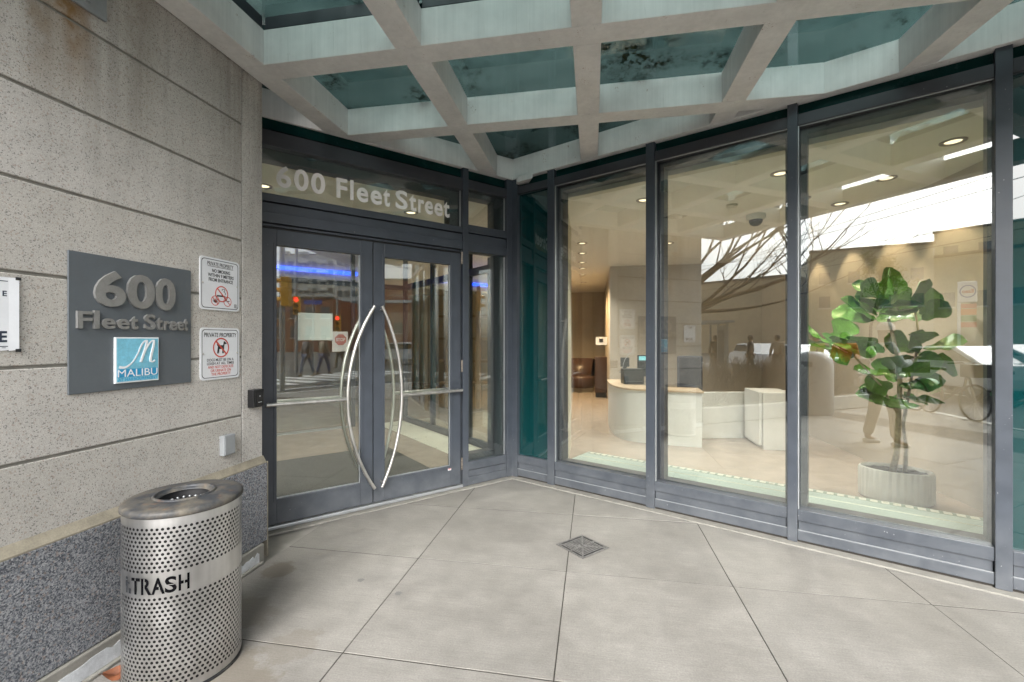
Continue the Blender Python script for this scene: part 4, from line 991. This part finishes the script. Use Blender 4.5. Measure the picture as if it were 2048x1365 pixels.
mb.add(S, [(i*40+j, i*40+(j+1) % 40, (i+1)*40+(j+1) % 40, (i+1)*40+j) for i in range(2) for j in range(40)]); obj('soil', mb, 'soil', pl)
rt = Vector((cos(R(10.2)), sin(R(10.2)), 0)); fw = Vector((-sin(R(10.2)), cos(R(10.2)), 0))
def at(px, py, dz=0.): 
    t = 4.12+dz; return Vector((0, 0, 1.5)) + rt*((px-1024)/900*t) + fw*t + Vector((0, 0, (680-py)/900*t))
st = MB(); b0 = PC+rt*-.03+Vector((0, 0, .24)); 
main = [b0, at(1794, 900), at(1797, 830), at(1800, 760), at(1790, 690), at(1775, 630)]
st.tube(main, .028, 12, r1=.012); obj('stem', st, 'bark', fg, smooth=True)
st = MB(); b1 = PC+rt*.09+Vector((0, 0, .24)); s2 = [b1, at(1812, 900), at(1806, 850), at(1822, 760), at(1838, 680), at(1830, 620)]
st.tube(s2, .018, 10, r1=.008); obj('stem', st, 'bark', fg, smooth=True)
st = MB(); st.tube([at(1797, 830), at(1760, 770), at(1710, 715), at(1665, 690)], .012, 8, r1=.006); obj('branch', st, 'bark', fg, smooth=True)
def leaf_mesh(seed):
    rs = random.Random(seed); Lg = 1.; nu, nv = 12, 8; v = []; f = []
    cup = rs.uniform(.12, .35); curl = rs.uniform(-.25, .35); ph = rs.uniform(0, 6)
    for i in range(nu+1):
        u = i/nu
        wd = (.10+.34*min(1, (u/.62))**1.2*1.0)*math.sqrt(max(0., 1-max(0., (u-.55)/.45)**2.4)) if u > 0 else .02
        wd *= 1-.22*math.exp(-((u-.32)/.13)**2)
        for j in range(nv+1):
            x = -1+2*j/nv; wob = .025*sin(u*16+x*3+ph)*abs(x)
            v.append((x*wd*Lg, u*Lg, cup*x*x*wd+curl*(u-.4)**2-.12*u+wob))
    for i in range(nu):
        for j in range(nv): a = i*(nv+1)+j; f.append((a, a+1, a+nv+2, a+nv+1))
    me = bpy.data.meshes.new('leaf'); me.from_pydata(v, [], f); me.update(); me.materials.append(MATS['fig_leaf'])
    for p in me.polygons: p.use_smooth = True
    return me
LM = [leaf_mesh(k) for k in range(6)]; rs = random.Random(21)
def leaves(cx_, cy_, n, spread, size, tilt=(-.2, .9)):
    c = at(cx_, cy_)
    for k in range(n):
        a = 2*pi*(k+rs.uniform(-.35, .35))/n; tl = rs.uniform(*tilt)
        d = (rt*cos(a)+fw*sin(a)*.8).normalized()*cos(tl)+Vector((0, 0, sin(tl))); d.normalize()
        nn = Vector((0, 0, 1))*rs.uniform(.25, 1.)-fw*rs.uniform(.1, 1.1)-d*.3+rt*rs.uniform(-.4, .4)
        x = d.cross(nn).normalized(); z = x.cross(d).normalized(); s_ = size*rs.uniform(.85, 1.2)
        o = bpy.data.objects.new('leaf', rs.choice(LM)); COL.objects.link(o); o.parent = fg
        base = c+d*.035+Vector((0, 0, rs.uniform(-spread, spread)))
        Mx = Matrix((x, d, z)).transposed().to_4x4() @ Matrix.Scale(s_, 4); Mx.translation = base-fg.location
        o.matrix_local = Mx
leaves(1756, 632, 11, .08, .29, (.0, 1.1)); leaves(1770, 602, 6, .05, .27, (.5, 1.35))
leaves(1838, 632, 6, .09, .27, (-.1, 1.0))
leaves(1664, 692, 7, .06, .26, (-.3, .9)); leaves(1715, 705, 4, .06, .26, (-.2, .7))
leaves(1838, 705, 7, .07, .26, (-.3, .8)); leaves(1790, 765, 9, .08, .29, (-.1, 1.0)); leaves(1800, 800, 6, .05, .27, (-.5, .35))

# ================================================================== the street, seen in the glass
def building(name, label, cat, p0, p1, h, depth, m, wins=None, extra=None, base=-.13):
    a = Vector((*p0, 0)); b = Vector((*p1, 0)); d = (b-a); ln = d.length; ang = math.degrees(math.atan2(d.y, d.x))
    M = planar((a.x, a.y), ang)
    test = M @ Vector((ln/2, 1, 0)); s = 1 if test.length > (M @ Vector((ln/2, -1, 0))).length else -1
    t = thing(name, label, cat, (a.x, a.y, base))
    def bb(x0, x1, y0, y1, z0, z1): return MB().box(x0, x1, *sorted((s*y0, s*y1)), z0, z1, M)
    obj('wall', bb(0, ln, 0, depth, base, h), m, t)
    obj('parapet', bb(-.1, ln+.1, -.12, .3, h, h+.25), 'roof_dark', t)
    if wins:
        nx, zs, ww, wh = wins
        for z in zs:
            for k in range(nx):
                x = ln*(k+.5)/nx; obj('window', bb(x-ww/2, x+ww/2, -.05, -.01, z, z+wh), 'window_far', t); obj('sill', bb(x-ww/2-.1, x+ww/2+.1, -.14, -.01, z-.15, z), 'kerb_pale', t)
    if extra: extra(t, bb, ln)
    return t
building('industrial_building', 'tan brick building across the street seen in the glass', 'building', (-46, -32.3), (-27.99, -38.99), 8.3, 14, 'brick_tan')
building('industrial_building', 'beige building with stepped roof across the street seen in the glass', 'building', (-25.6, -37.5), (-18.43, -43.25), 10.0, 14, 'brick_beige', (4, (4.6, 6.9), .9, 1.1))
building('industrial_building', 'lower beige block with row of square windows seen in the glass', 'building', (-19.0, -44.4), (-3, -45.6), 8.9, 12, 'brick_beige', (8, (4.4,), 1.0, 1.3))
building('apartment_building', 'pale block rising behind the beige buildings', 'building', (-24.5, -57), (0, -62), 13.5, 12, 'brick_beige', (9, (8.2, 10.6), 1.2, 1.3))
def balc(t, bb, ln):
    for z in range(3, 36, 3):
        for k in range(3): obj('balcony', bb(ln*(k+.1)/3, ln*(k+.62)/3, -1.4, -.05, z-.2, z+.75), 'tower_white', t)
building('apartment_tower', 'white apartment tower with balconies seen in the door glass', 'building', (135, -88), (137.5, -69.8), 30, 18, 'tower_white', (7, tuple(range(2, 29, 3)), 1.6, 1.8), balc)
building('apartment_tower', 'taller white apartment tower with window bands seen in the door glass', 'building', (118, -59.2), (118.8, -50.5), 46, 14, 'tower_white', (4, tuple(range(2, 45, 3)), 1.5, 1.7))
building('brick_building', 'red brick warehouse block seen in the door glass', 'building', (50.3, -35), (51.3, -24.8), 7.0, 14, 'brick_red', (5, (1.8, 4.4), 1.2, 1.5))
def arch(t, bb, ln):
    A = planar((52.0, -18.04), math.degrees(math.atan2(9.75, 1.06)))
    pts = [A @ Vector((6.6+1.5*cos(R(a)), .12, 4.2+1.5*sin(R(a)))) for a in range(0, 181, 15)]
    pts = [A @ Vector((8.1, .12, 0))]+pts+[A @ Vector((5.1, .12, 0))]
    obj('arch_trim', MB().tube(pts, .22, 6), 'tower_white', t); obj('band', bb(0, ln, -.1, -.01, 6.4, 6.8), 'tower_white', t)
building('brick_building', 'red brick building with white arch seen in the door glass', 'building', (52.0, -18.04), (53.06, -6.5), 9.4, 14, 'brick_red', (3, (2.4,), 1.1, 1.4), arch)

def tree(label, p, h, seed, spread, lean=(0, 0), buds=0, trunk=.14, levels=5, limbs=None):
    rs = random.Random(seed); t = thing('bare_tree', label, 'tree', (*p, 0)); mbt = MB(); mbc = MB(); tips = []
    def grow(q, d, ln, r, lv):
        n = 5; pts = [q]; dd = d.copy()
        for i in range(n):
            dd = (dd+Vector((rs.uniform(-1, 1), rs.uniform(-1, 1), rs.uniform(-.5, .9)))*.13).normalized(); pts.append(pts[-1]+dd*ln/n)
        (mbt if lv == levels else mbc).tube(pts, r, 7 if lv > 2 else 4, False, r*.55)
        if lv == 0: tips.extend(pts[2:]); return
        for k in range(rs.choice((2, 3, 3)) if lv > 1 else 3):
            i = rs.randint(2, n) if k else n; b = pts[i]
            nd = (dd+Vector((rs.uniform(-1, 1), rs.uniform(-1, 1), rs.uniform(-.15, .75)))*spread).normalized(); grow(b, nd, ln*rs.uniform(.58, .82), r*.52, lv-1)
    if limbs:
        q0 = Vector((*p, -.1)); q1 = q0+Vector((.05, -.05, 1.3)); q2 = q0+Vector((.1, -.2, 2.5)); mbt.tube([q0, q1, q2], trunk, 10, False, trunk*.7)
        for (dx, dy, dz, ln, r, lv) in limbs: grow(q2-Vector((0, 0, rs.uniform(0, .5))), Vector((dx, dy, dz)).normalized(), ln, r, lv)
    else: grow(Vector((*p, -.1)), Vector((*lean, 1)).normalized(), h*.36, trunk, levels)
    obj('trunk', mbt, 'bare_bark', t); obj('crown', mbc, 'bare_bark', t)
    if buds:
        mb = MB()
        for q in tips:
            for k in range(buds):
                c = q+Vector((rs.gauss(0, .12), rs.gauss(0, .12), rs.gauss(0, .12))); a = Vector((rs.uniform(-1, 1), rs.uniform(-1, 1), rs.uniform(-1, 1))).normalized()*.07; b = a.orthogonal().normalized()*.05
                mb.add([c-a, c+b, c+a, c-b], [(0, 1, 2, 3)])
        tag(obj('buds', mb, 'spring_leaf', t), kind='stuff')
tree('bare spreading street tree leaning over the planter hedge', (-6.3, -1.2), 7.5, 11, .8, (0, 0), 0, .17, 5, [(.38, -.9, .22, 2.6, .085, 4), (.30, -.85, .52, 2.5, .08, 4), (.55, -.8, .02, 2.3, .065, 4), (.15, -.9, .85, 2.4, .07, 4), (.6, -.5, .6, 2.0, .06, 4), (-.4, -.5, .9, 2.2, .06, 3), (.2, .6, .9, 2.2, .06, 3)])
tree('second bare street tree by the kerb', (-8.5, -9.4), 8.5, 4, .8, (.1, .1), 0, .15, 5)
tree('budding yellow green tree across the street', (-10.9, -20.04), 6.5, 8, .8, (0, 0), 3, .12, 5)
tree('bare tree near the shops', (24, -1.5), 7, 15, .8, (0, 0), 0, .13, 4)
tree('bare tree by the crossing corner', (30, 4), 8, 18, .8, (0, 0), 0, .13, 4)

rs = random.Random(4); mb = MB()
for k in range(2600):
    x = rs.uniform(-3.9, -2.5); y = rs.uniform(-4.2, .7); z = .25
    q = Vector((x, y, z)); d = Vector((rs.gauss(0, .5), rs.gauss(0, .5), 1)).normalized(); pts = [q, q+d*.4+Vector((rs.gauss(0, .05), rs.gauss(0, .05), 0)), q+d*rs.uniform(.6, .95)+Vector((rs.gauss(0, .12), rs.gauss(0, .12), 0))]
    mb.tube(pts, .007, 3, False, .003)
hd = tag(obj('hedge', mb, 'hedge_twig'), 'low brown twiggy hedge in a raised bed by the wall', 'hedge', kind='stuff')
mb = MB(); mb.box(-4.1, -2.4, -4.4, .95, -.01, .28); tag(obj('planter_bed', mb, 'kerb_pale', bevel=.02), 'raised stone planter bed under the hedge', 'planter')
mb = MB(); mb.box(-4.0, -2.5, -4.3, .85, .281, .30); tag(obj('bed_soil', mb, 'earth'), None, None, kind='stuff')

def pole(mb, x, y, z0, z1, r=.05): mb.tube([(x, y, z0), (x, y, z1)], r, 10)
def signal(p, face, label):
    t = thing('traffic_signal', label, 'traffic light', p); f = Vector(face).normalized(); rgt = Vector((-f.y, f.x, 0)); M = frame3(p, rgt, f)
    obj('housing', MB().box(-.15, .15, -.45, .45, -.12, .12, M), 'signal_yellow', t, bevel=.02)
    for k, dz in enumerate((.29, 0, -.29)):
        q = MB(); pts = [(.11*cos(2*pi*j/16), dz+.11*sin(2*pi*j/16)) for j in range(16)]; q.prism(pts, .121, .125, M); obj('lens', q, 'signal_red' if k == 0 else 'dark_void', t)
        v = MB()
        for j in range(8):
            a, b = R(180*j/8), R(180*(j+1)/8); v.add([M @ Vector((.125*cos(c), dz+.125*sin(c), zz)) for c in (a, b) for zz in (.12, .33)], [(0, 1, 3, 2)])
        obj('visor', v, 'signal_yellow', t)
signal((7.36, -3.08, 3.0), (-.2, -1, 0), 'yellow traffic light seen side on near the crossing')
signal((14.94, -7.42, 3.17), (-1, .35, 0), 'yellow traffic light showing red over the far corner')
signal((18.96, -7.39, 2.45), (-1, .3, 0), 'small pedestrian traffic light showing red')
mb = MB(); pole(mb, 7.5, -3.3, -.1, 5.5, .08); mb.tube([(7.5, -3.3, 3.0), (7.38, -3.1, 3.0)], .03); pole(mb, 15.2, -7.6, -.1, 6, .08); pole(mb, 19.1, -7.5, -.1, 4, .06); tag(obj('signal_pole', mb, 'grey_metal'), None, None, kind='stuff')
t = thing('street_name_sign', 'blue street name blade on a pole', 'sign', (16.9, -7.7, 3.5)); obj('blade', MB().box(16.86, 16.90, -8.2, -7.2, 3.38, 3.62), 'esso_blue', t); q = MB(); pole(q, 16.9, -7.72, -.1, 3.9, .04); obj('post', q, 'grey_metal', t)

t = thing('bus_shelter', 'glass bus shelter with poster panel near the kerb', 'bus shelter', (-11, -8.4, 0)); SM = planar((-12.2, -9.0), 28)
mb = MB()
for x in (0, 1.1, 2.2): mb.box(x-.04, x+.04, -.04, .04, -.02, 2.2, SM); mb.box(x-.04, x+.04, 1.16, 1.24, -.02, 2.2, SM)
obj('posts', mb, 'shelter_metal', t); obj('roof', MB().box(-.25, 2.5, -.2, 1.5, 2.2, 2.29, SM), 'shelter_metal', t)
obj('side_glass', MB().box(.05, 2.15, 1.19, 1.21, .3, 2.1, SM), 'glass_inner', t); obj('poster_case', MB().box(1.2, 2.1, -.06, .06, .25, 2.1, SM), 'shelter_metal', t); obj('poster', MB().box(1.28, 2.02, .061, .066, .45, 1.9, SM), 'monitor', t); obj('bench', MB().box(.1, 1.1, .8, 1.1, .42, .47, SM), 'shelter_metal', t)
t = thing('gas_station_sign', 'white gas station totem sign with blue oval logo across the street', 'sign', (-10.44, -28.79, 0)); GM = frame3((-10.44, -28.79, 0), (-.94, .34, 0), (.34, .94, 0))
obj('post', MB().box(.28, .42, -.13, 5.0, -.1, .1, GM), 'white_print', t); obj('head', MB().box(-.42, .42, 3.75, 5.0, -.14, .14, GM), 'white_print', t, bevel=.04)
q = MB(); GF = frame3(GM @ Vector((-.03, 4.4, .145)), (-.94, .34, 0), (.34, .94, 0)); 
ov = lambda r: [(r*.36*cos(2*pi*k/32), r*.38*sin(2*pi*k/32)) for k in range(32)]
A, B = ov(1), ov(.84); q.add([GF @ Vector((*p, 0)) for p in A]+[GF @ Vector((*p, 0)) for p in B], [(k, (k+1) % 32, 32+(k+1) % 32, 32+k) for k in range(32)]); obj('oval_ring', q, 'esso_blue', t)
obj('lettering', text_mb('Esso', GF, -.25, .25, -.1, .13, .004, .03), 'red_print', t)
for z0, z1, m in ((3.4, 3.65, 'red_print'), (3.0, 3.35, 'orange_cloth'), (2.6, 2.95, 'phone_green'), (2.25, 2.55, 'red_print')): obj('price_panel', MB().box(-.40, .27, z0, z1, .02, .12, GM), m, t)

def car(p, ang, m, label):
    t = thing('parked_car', label, 'car', (*p, -.13), R(ang))
    prof = [(-2.2, .32), (-2.2, .72), (-2.05, .92), (-1.35, 1.0), (-.75, 1.42), (.75, 1.45), (1.55, 1.02), (2.12, .98), (2.22, .6), (2.2, .32)]
    M = Matrix(((1, 0, 0, 0), (0, 0, 1, 0), (0, 1, 0, 0), (0, 0, 0, 1)))
    obj('body', MB().prism(prof, -.86, .86, M), m, t, bevel=.07, local=True)
    gl = [(-1.22, 1.03), (-.72, 1.37), (.70, 1.39), (1.38, 1.04)]
    for y in (-.875, .862): obj('side_window', MB().prism(gl, y, y+.012, M), 'car_glass', t, local=True)
    for x, s in ((-1.05, -1), (1.15, 1)): obj('windscreen', MB().add([(x-.26*1, -.74, 1.05 if s < 0 else 1.37), (x+.30, -.74, 1.38 if s < 0 else 1.06), (x+.30, .74, 1.38 if s < 0 else 1.06), (x-.26, .74, 1.05 if s < 0 else 1.37)], [(0, 1, 2, 3)]), 'monitor', t, local=True)
    for x in (-1.35, 1.4):
        for y in (-.80, .62):
            w_ = obj('wheel', MB().tube([(x, y, .33), (x, y+.2, .33)], .33, 20), 'tyre', t, local=True); obj('rim', MB().tube([(x, y-.006, .33), (x, y+.206, .33)], .2, 14), 'grey_metal', w_)
    for y in (-.62, .45): obj('tail_light', MB().box(-2.23, -2.19, y, y+.18, .66, .8), 'red_print', t, local=True)
car((-8.7, -10.6), 31, 'car_silver', 'silver car parked beyond the bus shelter'); car((-13.2, -13.2), 31, 'car_white', 'white car parked behind the silver one')
car((-3.2, -10.4), 31, 'car_white', 'white car passing behind the bicycles'); car((-4.5, -18.5), 20, 'car_white', 'white car near the gas station sign'); car((23.3, -5.2), 80, 'car_white', 'white car waiting at the crossing'); car((28, -4.4), 80, 'car_silver', 'silver car at the crossing'); car((31, -.8), 80, 'car_white', 'white car farthest along the crossing')

def bicycle(p, ang, label, first=None):
    t = thing('share_bicycle', label, 'bicycle', (*p, -.016), R(ang), group='green hire bicycles at the kerb')
    for x in (0, 1.08):
        q = MB(); q.tube([(x+.33*cos(2*pi*k/28), 0, .34+.33*sin(2*pi*k/28)) for k in range(29)], .02, 6, False); wh = obj('wheel', q, 'tyre', t, local=True)
        q = MB(); [q.tube([(x, 0, .34), (x+.32*cos(2*pi*k/12), 0, .34+.32*sin(2*pi*k/12))], .003, 3) for k in range(12)]; obj('spokes', q, 'alu', wh)
    q = MB(); [q.tube(b, .022, 8) for b in ([(0, 0, .34), (.38, 0, .30), (.30, 0, .80)], [(.38, 0, .30), (.86, 0, .62), (.93, 0, .92)], [(1.08, 0, .34), (.92, 0, .98)], [(0, 0, .34), (.3, 0, .62)])]; obj('frame', q, 'bike_frame', t, local=True)
    q = MB(); q.add([(.0+.37*cos(R(a)), y, .34+.37*sin(R(a))) for a in range(20, 161, 14) for y in (-.05, .05)]+[], [(2*k, 2*k+1, 2*k+3, 2*k+2) for k in range(10)]); q.add([(r*cos(R(a)), .052, .34+r*sin(R(a))) for a in range(20, 161, 14) for r in (.15, .37)], [(2*k, 2*k+1, 2*k+3, 2*k+2) for k in range(10)]); obj('skirt_guard', q, 'bike_green', t, local=True)
    obj('saddle', MB().prism([(.16, -.09), (.16, .09), (.42, .03), (.42, -.03)], .90, .96), 'black_plastic', t, bevel=.01, local=True); q = MB(); q.tube([(.30, 0, .78), (.29, 0, .92)], .015, 8); obj('seat_post', q, 'alu', t, local=True)
    q = MB(); q.tube([(.84, -.28, 1.06), (.95, -.1, 1.08), (.93, 0, 1.0), (.95, .1, 1.08), (.84, .28, 1.06)], .014, 8); obj('handlebar', q, 'bike_frame', t, local=True); obj('basket', MB().box(.98, 1.28, -.17, .17, .82, 1.06), 'bike_frame', t, local=True)
    return t
b0_ = bicycle((-3.96, -5.6), 28, 'hire bicycle nearest the litter bin, green skirt guard')
for p, a, l in (((-2.75, -5.2), 24, 'hire bicycle in the middle of the kerb row'), ((-1.5, -4.75), 30, 'hire bicycle right of the photographer in the glass'), ((-.2, -4.55), 26, 'last hire bicycle of the kerb row')): dup(b0_, (*p, -.016), R(a), l)
t = thing('litter_bin', 'grey rounded street litter bin near the hedge', 'litter bin', (-2.3, -2.3, -.016))
q = MB(); q.lathe([(.0, .0), (.33, 0), (.35, .05), (.35, 1.0), (.33, 1.12), (.26, 1.22), (.12, 1.27), (0, 1.28)], 28); obj('body', q, 'grey_metal', t, smooth='auto', local=True); obj('slot', MB().box(-.18, .18, .30, .345, .98, 1.08), 'dark_void', t, local=True)

wires = [((-60, -26, 7.4), (60, 4, 7.6)), ((-60, -29, 6.5), (60, 1, 6.7)), ((-50, -16, 8.6), (40, -30, 8.2)), ((-60, -31, 7.9), (60, 8, 8.3)), ((-30, -40, 9.2), (20, 0, 8.2)), ((10, -30, 7), (30, 25, 7.2)), ((14, -30, 6.4), (34, 25, 6.7)), ((5, -16, 7.5), (80, -28, 7.5)), ((5, -10, 6.6), (80, -18, 6.9))]
for i, (a, b) in enumerate(wires):
    a, b = Vector(a), Vector(b); pts = [a.lerp(b, k/16)-Vector((0, 0, 1.4*(1-(2*k/16-1)**2))) for k in range(17)]
    tag(obj('overhead_wire', MB().tube(pts, .014, 4, False), 'dark_void'), 'thin dark tram wire strung over the street', 'wire', 'tram wires over the street')

# ---- people
def skinned(name, V, E, Rr, m, parent=None, sub=2, root=0):
    me = bpy.data.meshes.new(name); me.from_pydata(V, E, []); o = bpy.data.objects.new(name, me); COL.objects.link(o)
    sk = o.modifiers.new('skin', 'SKIN'); sk.use_smooth_shade = True
    for i, r in enumerate(Rr):
        d = me.skin_vertices[0].data[i]; d.radius = r if isinstance(r, tuple) else (r, r); d.use_root = (i == root)
    ss = o.modifiers.new('sub', 'SUBSURF'); ss.levels = ss.render_levels = sub
    dg = bpy.context.evaluated_depsgraph_get(); dg.update(); nm = bpy.data.meshes.new_from_object(o.evaluated_get(dg)); o.modifiers.clear(); o.data = nm
    nm.materials.clear(); nm.materials.append(MATS[m])
    for p in nm.polygons: p.use_smooth = True
    if parent: o.parent = parent
    return o
def person(label, p, ang, top, legs, h=1.75, cap=None, vest=None, walk=.1, arms='down', group=None, detail=True):
    k = h/1.75; t = thing('person', label, 'person', (*p, -.012), R(ang), group)
    # x forward, y left
    hand = {'down': ((.02, .25, 1.12), (.08, .27, .86)), 'hold': ((.10, .26, 1.14), (.30, .10, 1.20))}[arms]
    V = [(0, 0, .93), (0, 0, 1.12), (.0, 0, 1.32), (-.01, 0, 1.43), (.01, 0, 1.50), (.03, 0, 1.60), (.025, 0, 1.70)]; E = [(0, 1), (1, 2), (2, 3), (3, 4), (4, 5), (5, 6)]
    Rr = [(.155, .12), (.14, .105), (.17, .115), (.10, .085), (.058, .058), (.082, .10), (.075, .09)]
    for s in (1, -1):
        b = len(V); f = walk*s
        V += [(0, .10*s, .86), (f*.6+.02, .115*s, .48), (f-.02, .12*s, .09), (f+.12, .135*s, .035)]; E += [(0, b), (b, b+1), (b+1, b+2), (b+2, b+3)]; Rr += [(.088, .09), .056, .042, (.038, .03)]
        b = len(V); V += [(-.01, .19*s, 1.40), (hand[0][0], hand[0][1]*s, hand[0][2]), (hand[1][0], hand[1][1]*s, hand[1][2]), (hand[1][0]+.05, hand[1][1]*s*.85, hand[1][2]-.06 if arms == 'down' else hand[1][2]+.04)]
        E += [(2, b), (b, b+1), (b+1, b+2), (b+2, b+3)]; Rr += [.062, .043, .032, (.036, .018)]
    V = [tuple(c*k for c in v) for v in V]; sc = lambda L_: [tuple(x*k for x in r) if isinstance(r, tuple) else r*k for r in L_]
    skinned('body', V, E, sc(Rr), 'skin', t)
    g = .014
    tv = [V[i] for i in (0, 1, 2, 3)]; te = [(0, 1), (1, 2), (2, 3)]; tr = [(.168, .135), (.158, .122), (.185, .132), (.10, .09)]
    for s, b in ((1, 11), (-1, 19)):
        i = len(tv); tv += [V[b], V[b+1], tuple(Vector(V[b+1]).lerp(Vector(V[b+2]), .8))]; te += [(2, i), (i, i+1), (i+1, i+2)]; tr += [.078, .06, .048]
    skinned('jacket', tv, te, sc(tr), top, t)
    lv = [V[0]]; le = []; lr = [(.166, .132)]
    for b in (7, 15):
        i = len(lv); lv += [V[b], V[b+1], tuple(Vector(V[b+2])+Vector((0, 0, .02)))]; le += [(0, i), (i, i+1), (i+1, i+2)]; lr += [(.105, .108), .078, .066]
    skinned('trousers', lv, le, sc(lr), legs, t)
    for b in (9, 17):
        a = Vector(V[b]); skinned('shoe', [tuple(a+Vector((-.06, 0, -.045))), tuple(a+Vector((.06, 0, -.05))), tuple(a+Vector((.17, 0, -.055)))], [(0, 1), (1, 2)], [(.045, .04), (.047, .035), (.042, .026)], 'shirt_white' if detail else 'dark_cloth', t, 2)
    hd_ = Vector(V[5])
    if cap:
        q = MB(); n = 24; rings_ = [(.106, .02), (.108, .05), (.098, .09), (.07, .122), (.03, .136), (.002, .138)]
        q.lathe(rings_, n, (hd_.x+.005, 0, hd_.z+.0)); c_ = obj('cap', q, cap, t, smooth=True, local=True)
        br = [(hd_.x+.06+.15*cos(R(a))*.8, .085*sin(R(a)), hd_.z+.028-.012*cos(R(a))) for a in range(-90, 91, 15)]; q = MB(); q.add(br+[(x, y, z+.008) for x, y, z in br], [tuple(range(13)), tuple(range(13, 26))[::-1]]); obj('peak', q, cap, c_)
    else:
        q = MB(); q.lathe([(.096, -.06), (.104, .0), (.102, .06), (.08, .11), (.04, .135), (.002, .14)], 20, (hd_.x-.02, 0, hd_.z)); obj('hair', q, 'dark_cloth', t, smooth=True, local=True)
    if detail:
        q = MB(); q.add([(hd_.x+.088, -.012, hd_.z-.02), (hd_.x+.088, .012, hd_.z-.02), (hd_.x+.112, 0, hd_.z-.028), (hd_.x+.092, 0, hd_.z+.02)], [(0, 1, 2), (0, 2, 3), (1, 3, 2)]); obj('nose', q, 'skin', t, local=True)
        for s in (1, -1):
            q = MB(); q.lathe([(0, .012), (.011, .006), (.012, 0), (.010, -.008), (0, -.013)], 10, (hd_.x+.07, .034*s, hd_.z+.006)); obj('eye', q, 'dark_void', t, smooth=True, local=True)
            q = MB(); q.lathe([(0, .03), (.012, .02), (.016, 0), (.012, -.02), (0, -.03)], 10, (hd_.x-.005, .088*s, hd_.z)); obj('ear', q, 'skin', t, smooth=True, local=True)
        q = MB(); q.box(hd_.x+.083, hd_.x+.089, -.022, .022, hd_.z-.052, hd_.z-.046); obj('mouth', q, 'leather', t, local=True)
        hb = V[13]
        for s in (1, -1):
            c = Vector((V[14 if s > 0 else 22]))
            for fk in range(4): q = MB(); y = (fk-1.5)*.017; q.tube([c+Vector((-.005, y, -.01)), c+Vector((.035, y, .004)), c+Vector((.05, y*.9-.01*s, .026))], .0085, 7, True, .0065); obj('finger', q, 'skin', t, smooth=True, local=True)
            q = MB(); q.tube([c+Vector((-.03, -.02*s, .01)), c+Vector((0, -.04*s, .03)), c+Vector((.02, -.035*s, .045))], .01, 7, True, .008); obj('thumb', q, 'skin', t, smooth=True, local=True)
    if vest:
        skinned('vest', tv[1:4], [(0, 1), (1, 2)], sc([(.165, .13), (.192, .138), (.11, .1)]), vest, t)
    return t
person('person in a white cap and khaki trousers standing at the camera', (-.08, -.42), -52, 'shirt_white', 'khaki', 1.78, 'shirt_white', 'vest_navy', .12, 'hold')
t = thing('phone', 'black phone held by the person in the white cap', 'phone', (.12, -.68, 1.30), R(-52)); obj('case', MB().box(-.004, .004, -.075, .075, -.035, .04), 'black_plastic', t, bevel=.003, local=True)
person('person in an orange vest by the hire bicycles', (-3.2, -4.85), 60, 'orange_cloth', 'dark_cloth', 1.72, None, None, .1, 'down', None, False)
person('person in a lime jacket near the litter bin', (-4.1, -5.2), 120, 'lime_cloth', 'dark_cloth', 1.70, 'dark_cloth', None, .1, 'down', None, False)
for l, p, a, c1, c2 in (('person in dark clothes waiting at the bus shelter', (-11.6, -8.7), 30, 'dark_cloth', 'dark_cloth'), ('person in a dark coat looking at a phone by the shelter', (-10.3, -9.3), 150, 'dark_cloth', 'vest_navy'), ('person in a tan coat by the hedge', (-9.2, -9.5), 80, 'khaki', 'dark_cloth'),
                        ('person in a grey top crossing towards the doors', (11.6, -4.9), 200, 'chair_grey', 'jeans'), ('person in a black jacket crossing the street', (12.7, -4.8), 20, 'khaki', 'jeans'), ('person in a dark coat farther along the crossing', (17.1, -6.3), 190, 'dark_cloth', 'dark_cloth')):
    person(l, p, a, c1, c2, 1.72, None, None, .22, 'down', None, False)
for o in bpy.data.objects:      # flat print and small fixings too small to pick apart one by one
    if o.type == 'MESH' and o.name.split('.')[0] in ('pictogram', 'tape', 'prohibition_circle', 'border', 'script_letter', 'stencil_bridge', 'inner_beads', 'peeling_paint', 'bolt', 'marking', 'pens', 'spokes', 'seal', 'glazing_bead', 'bead'): o['kind'] = 'stuff'
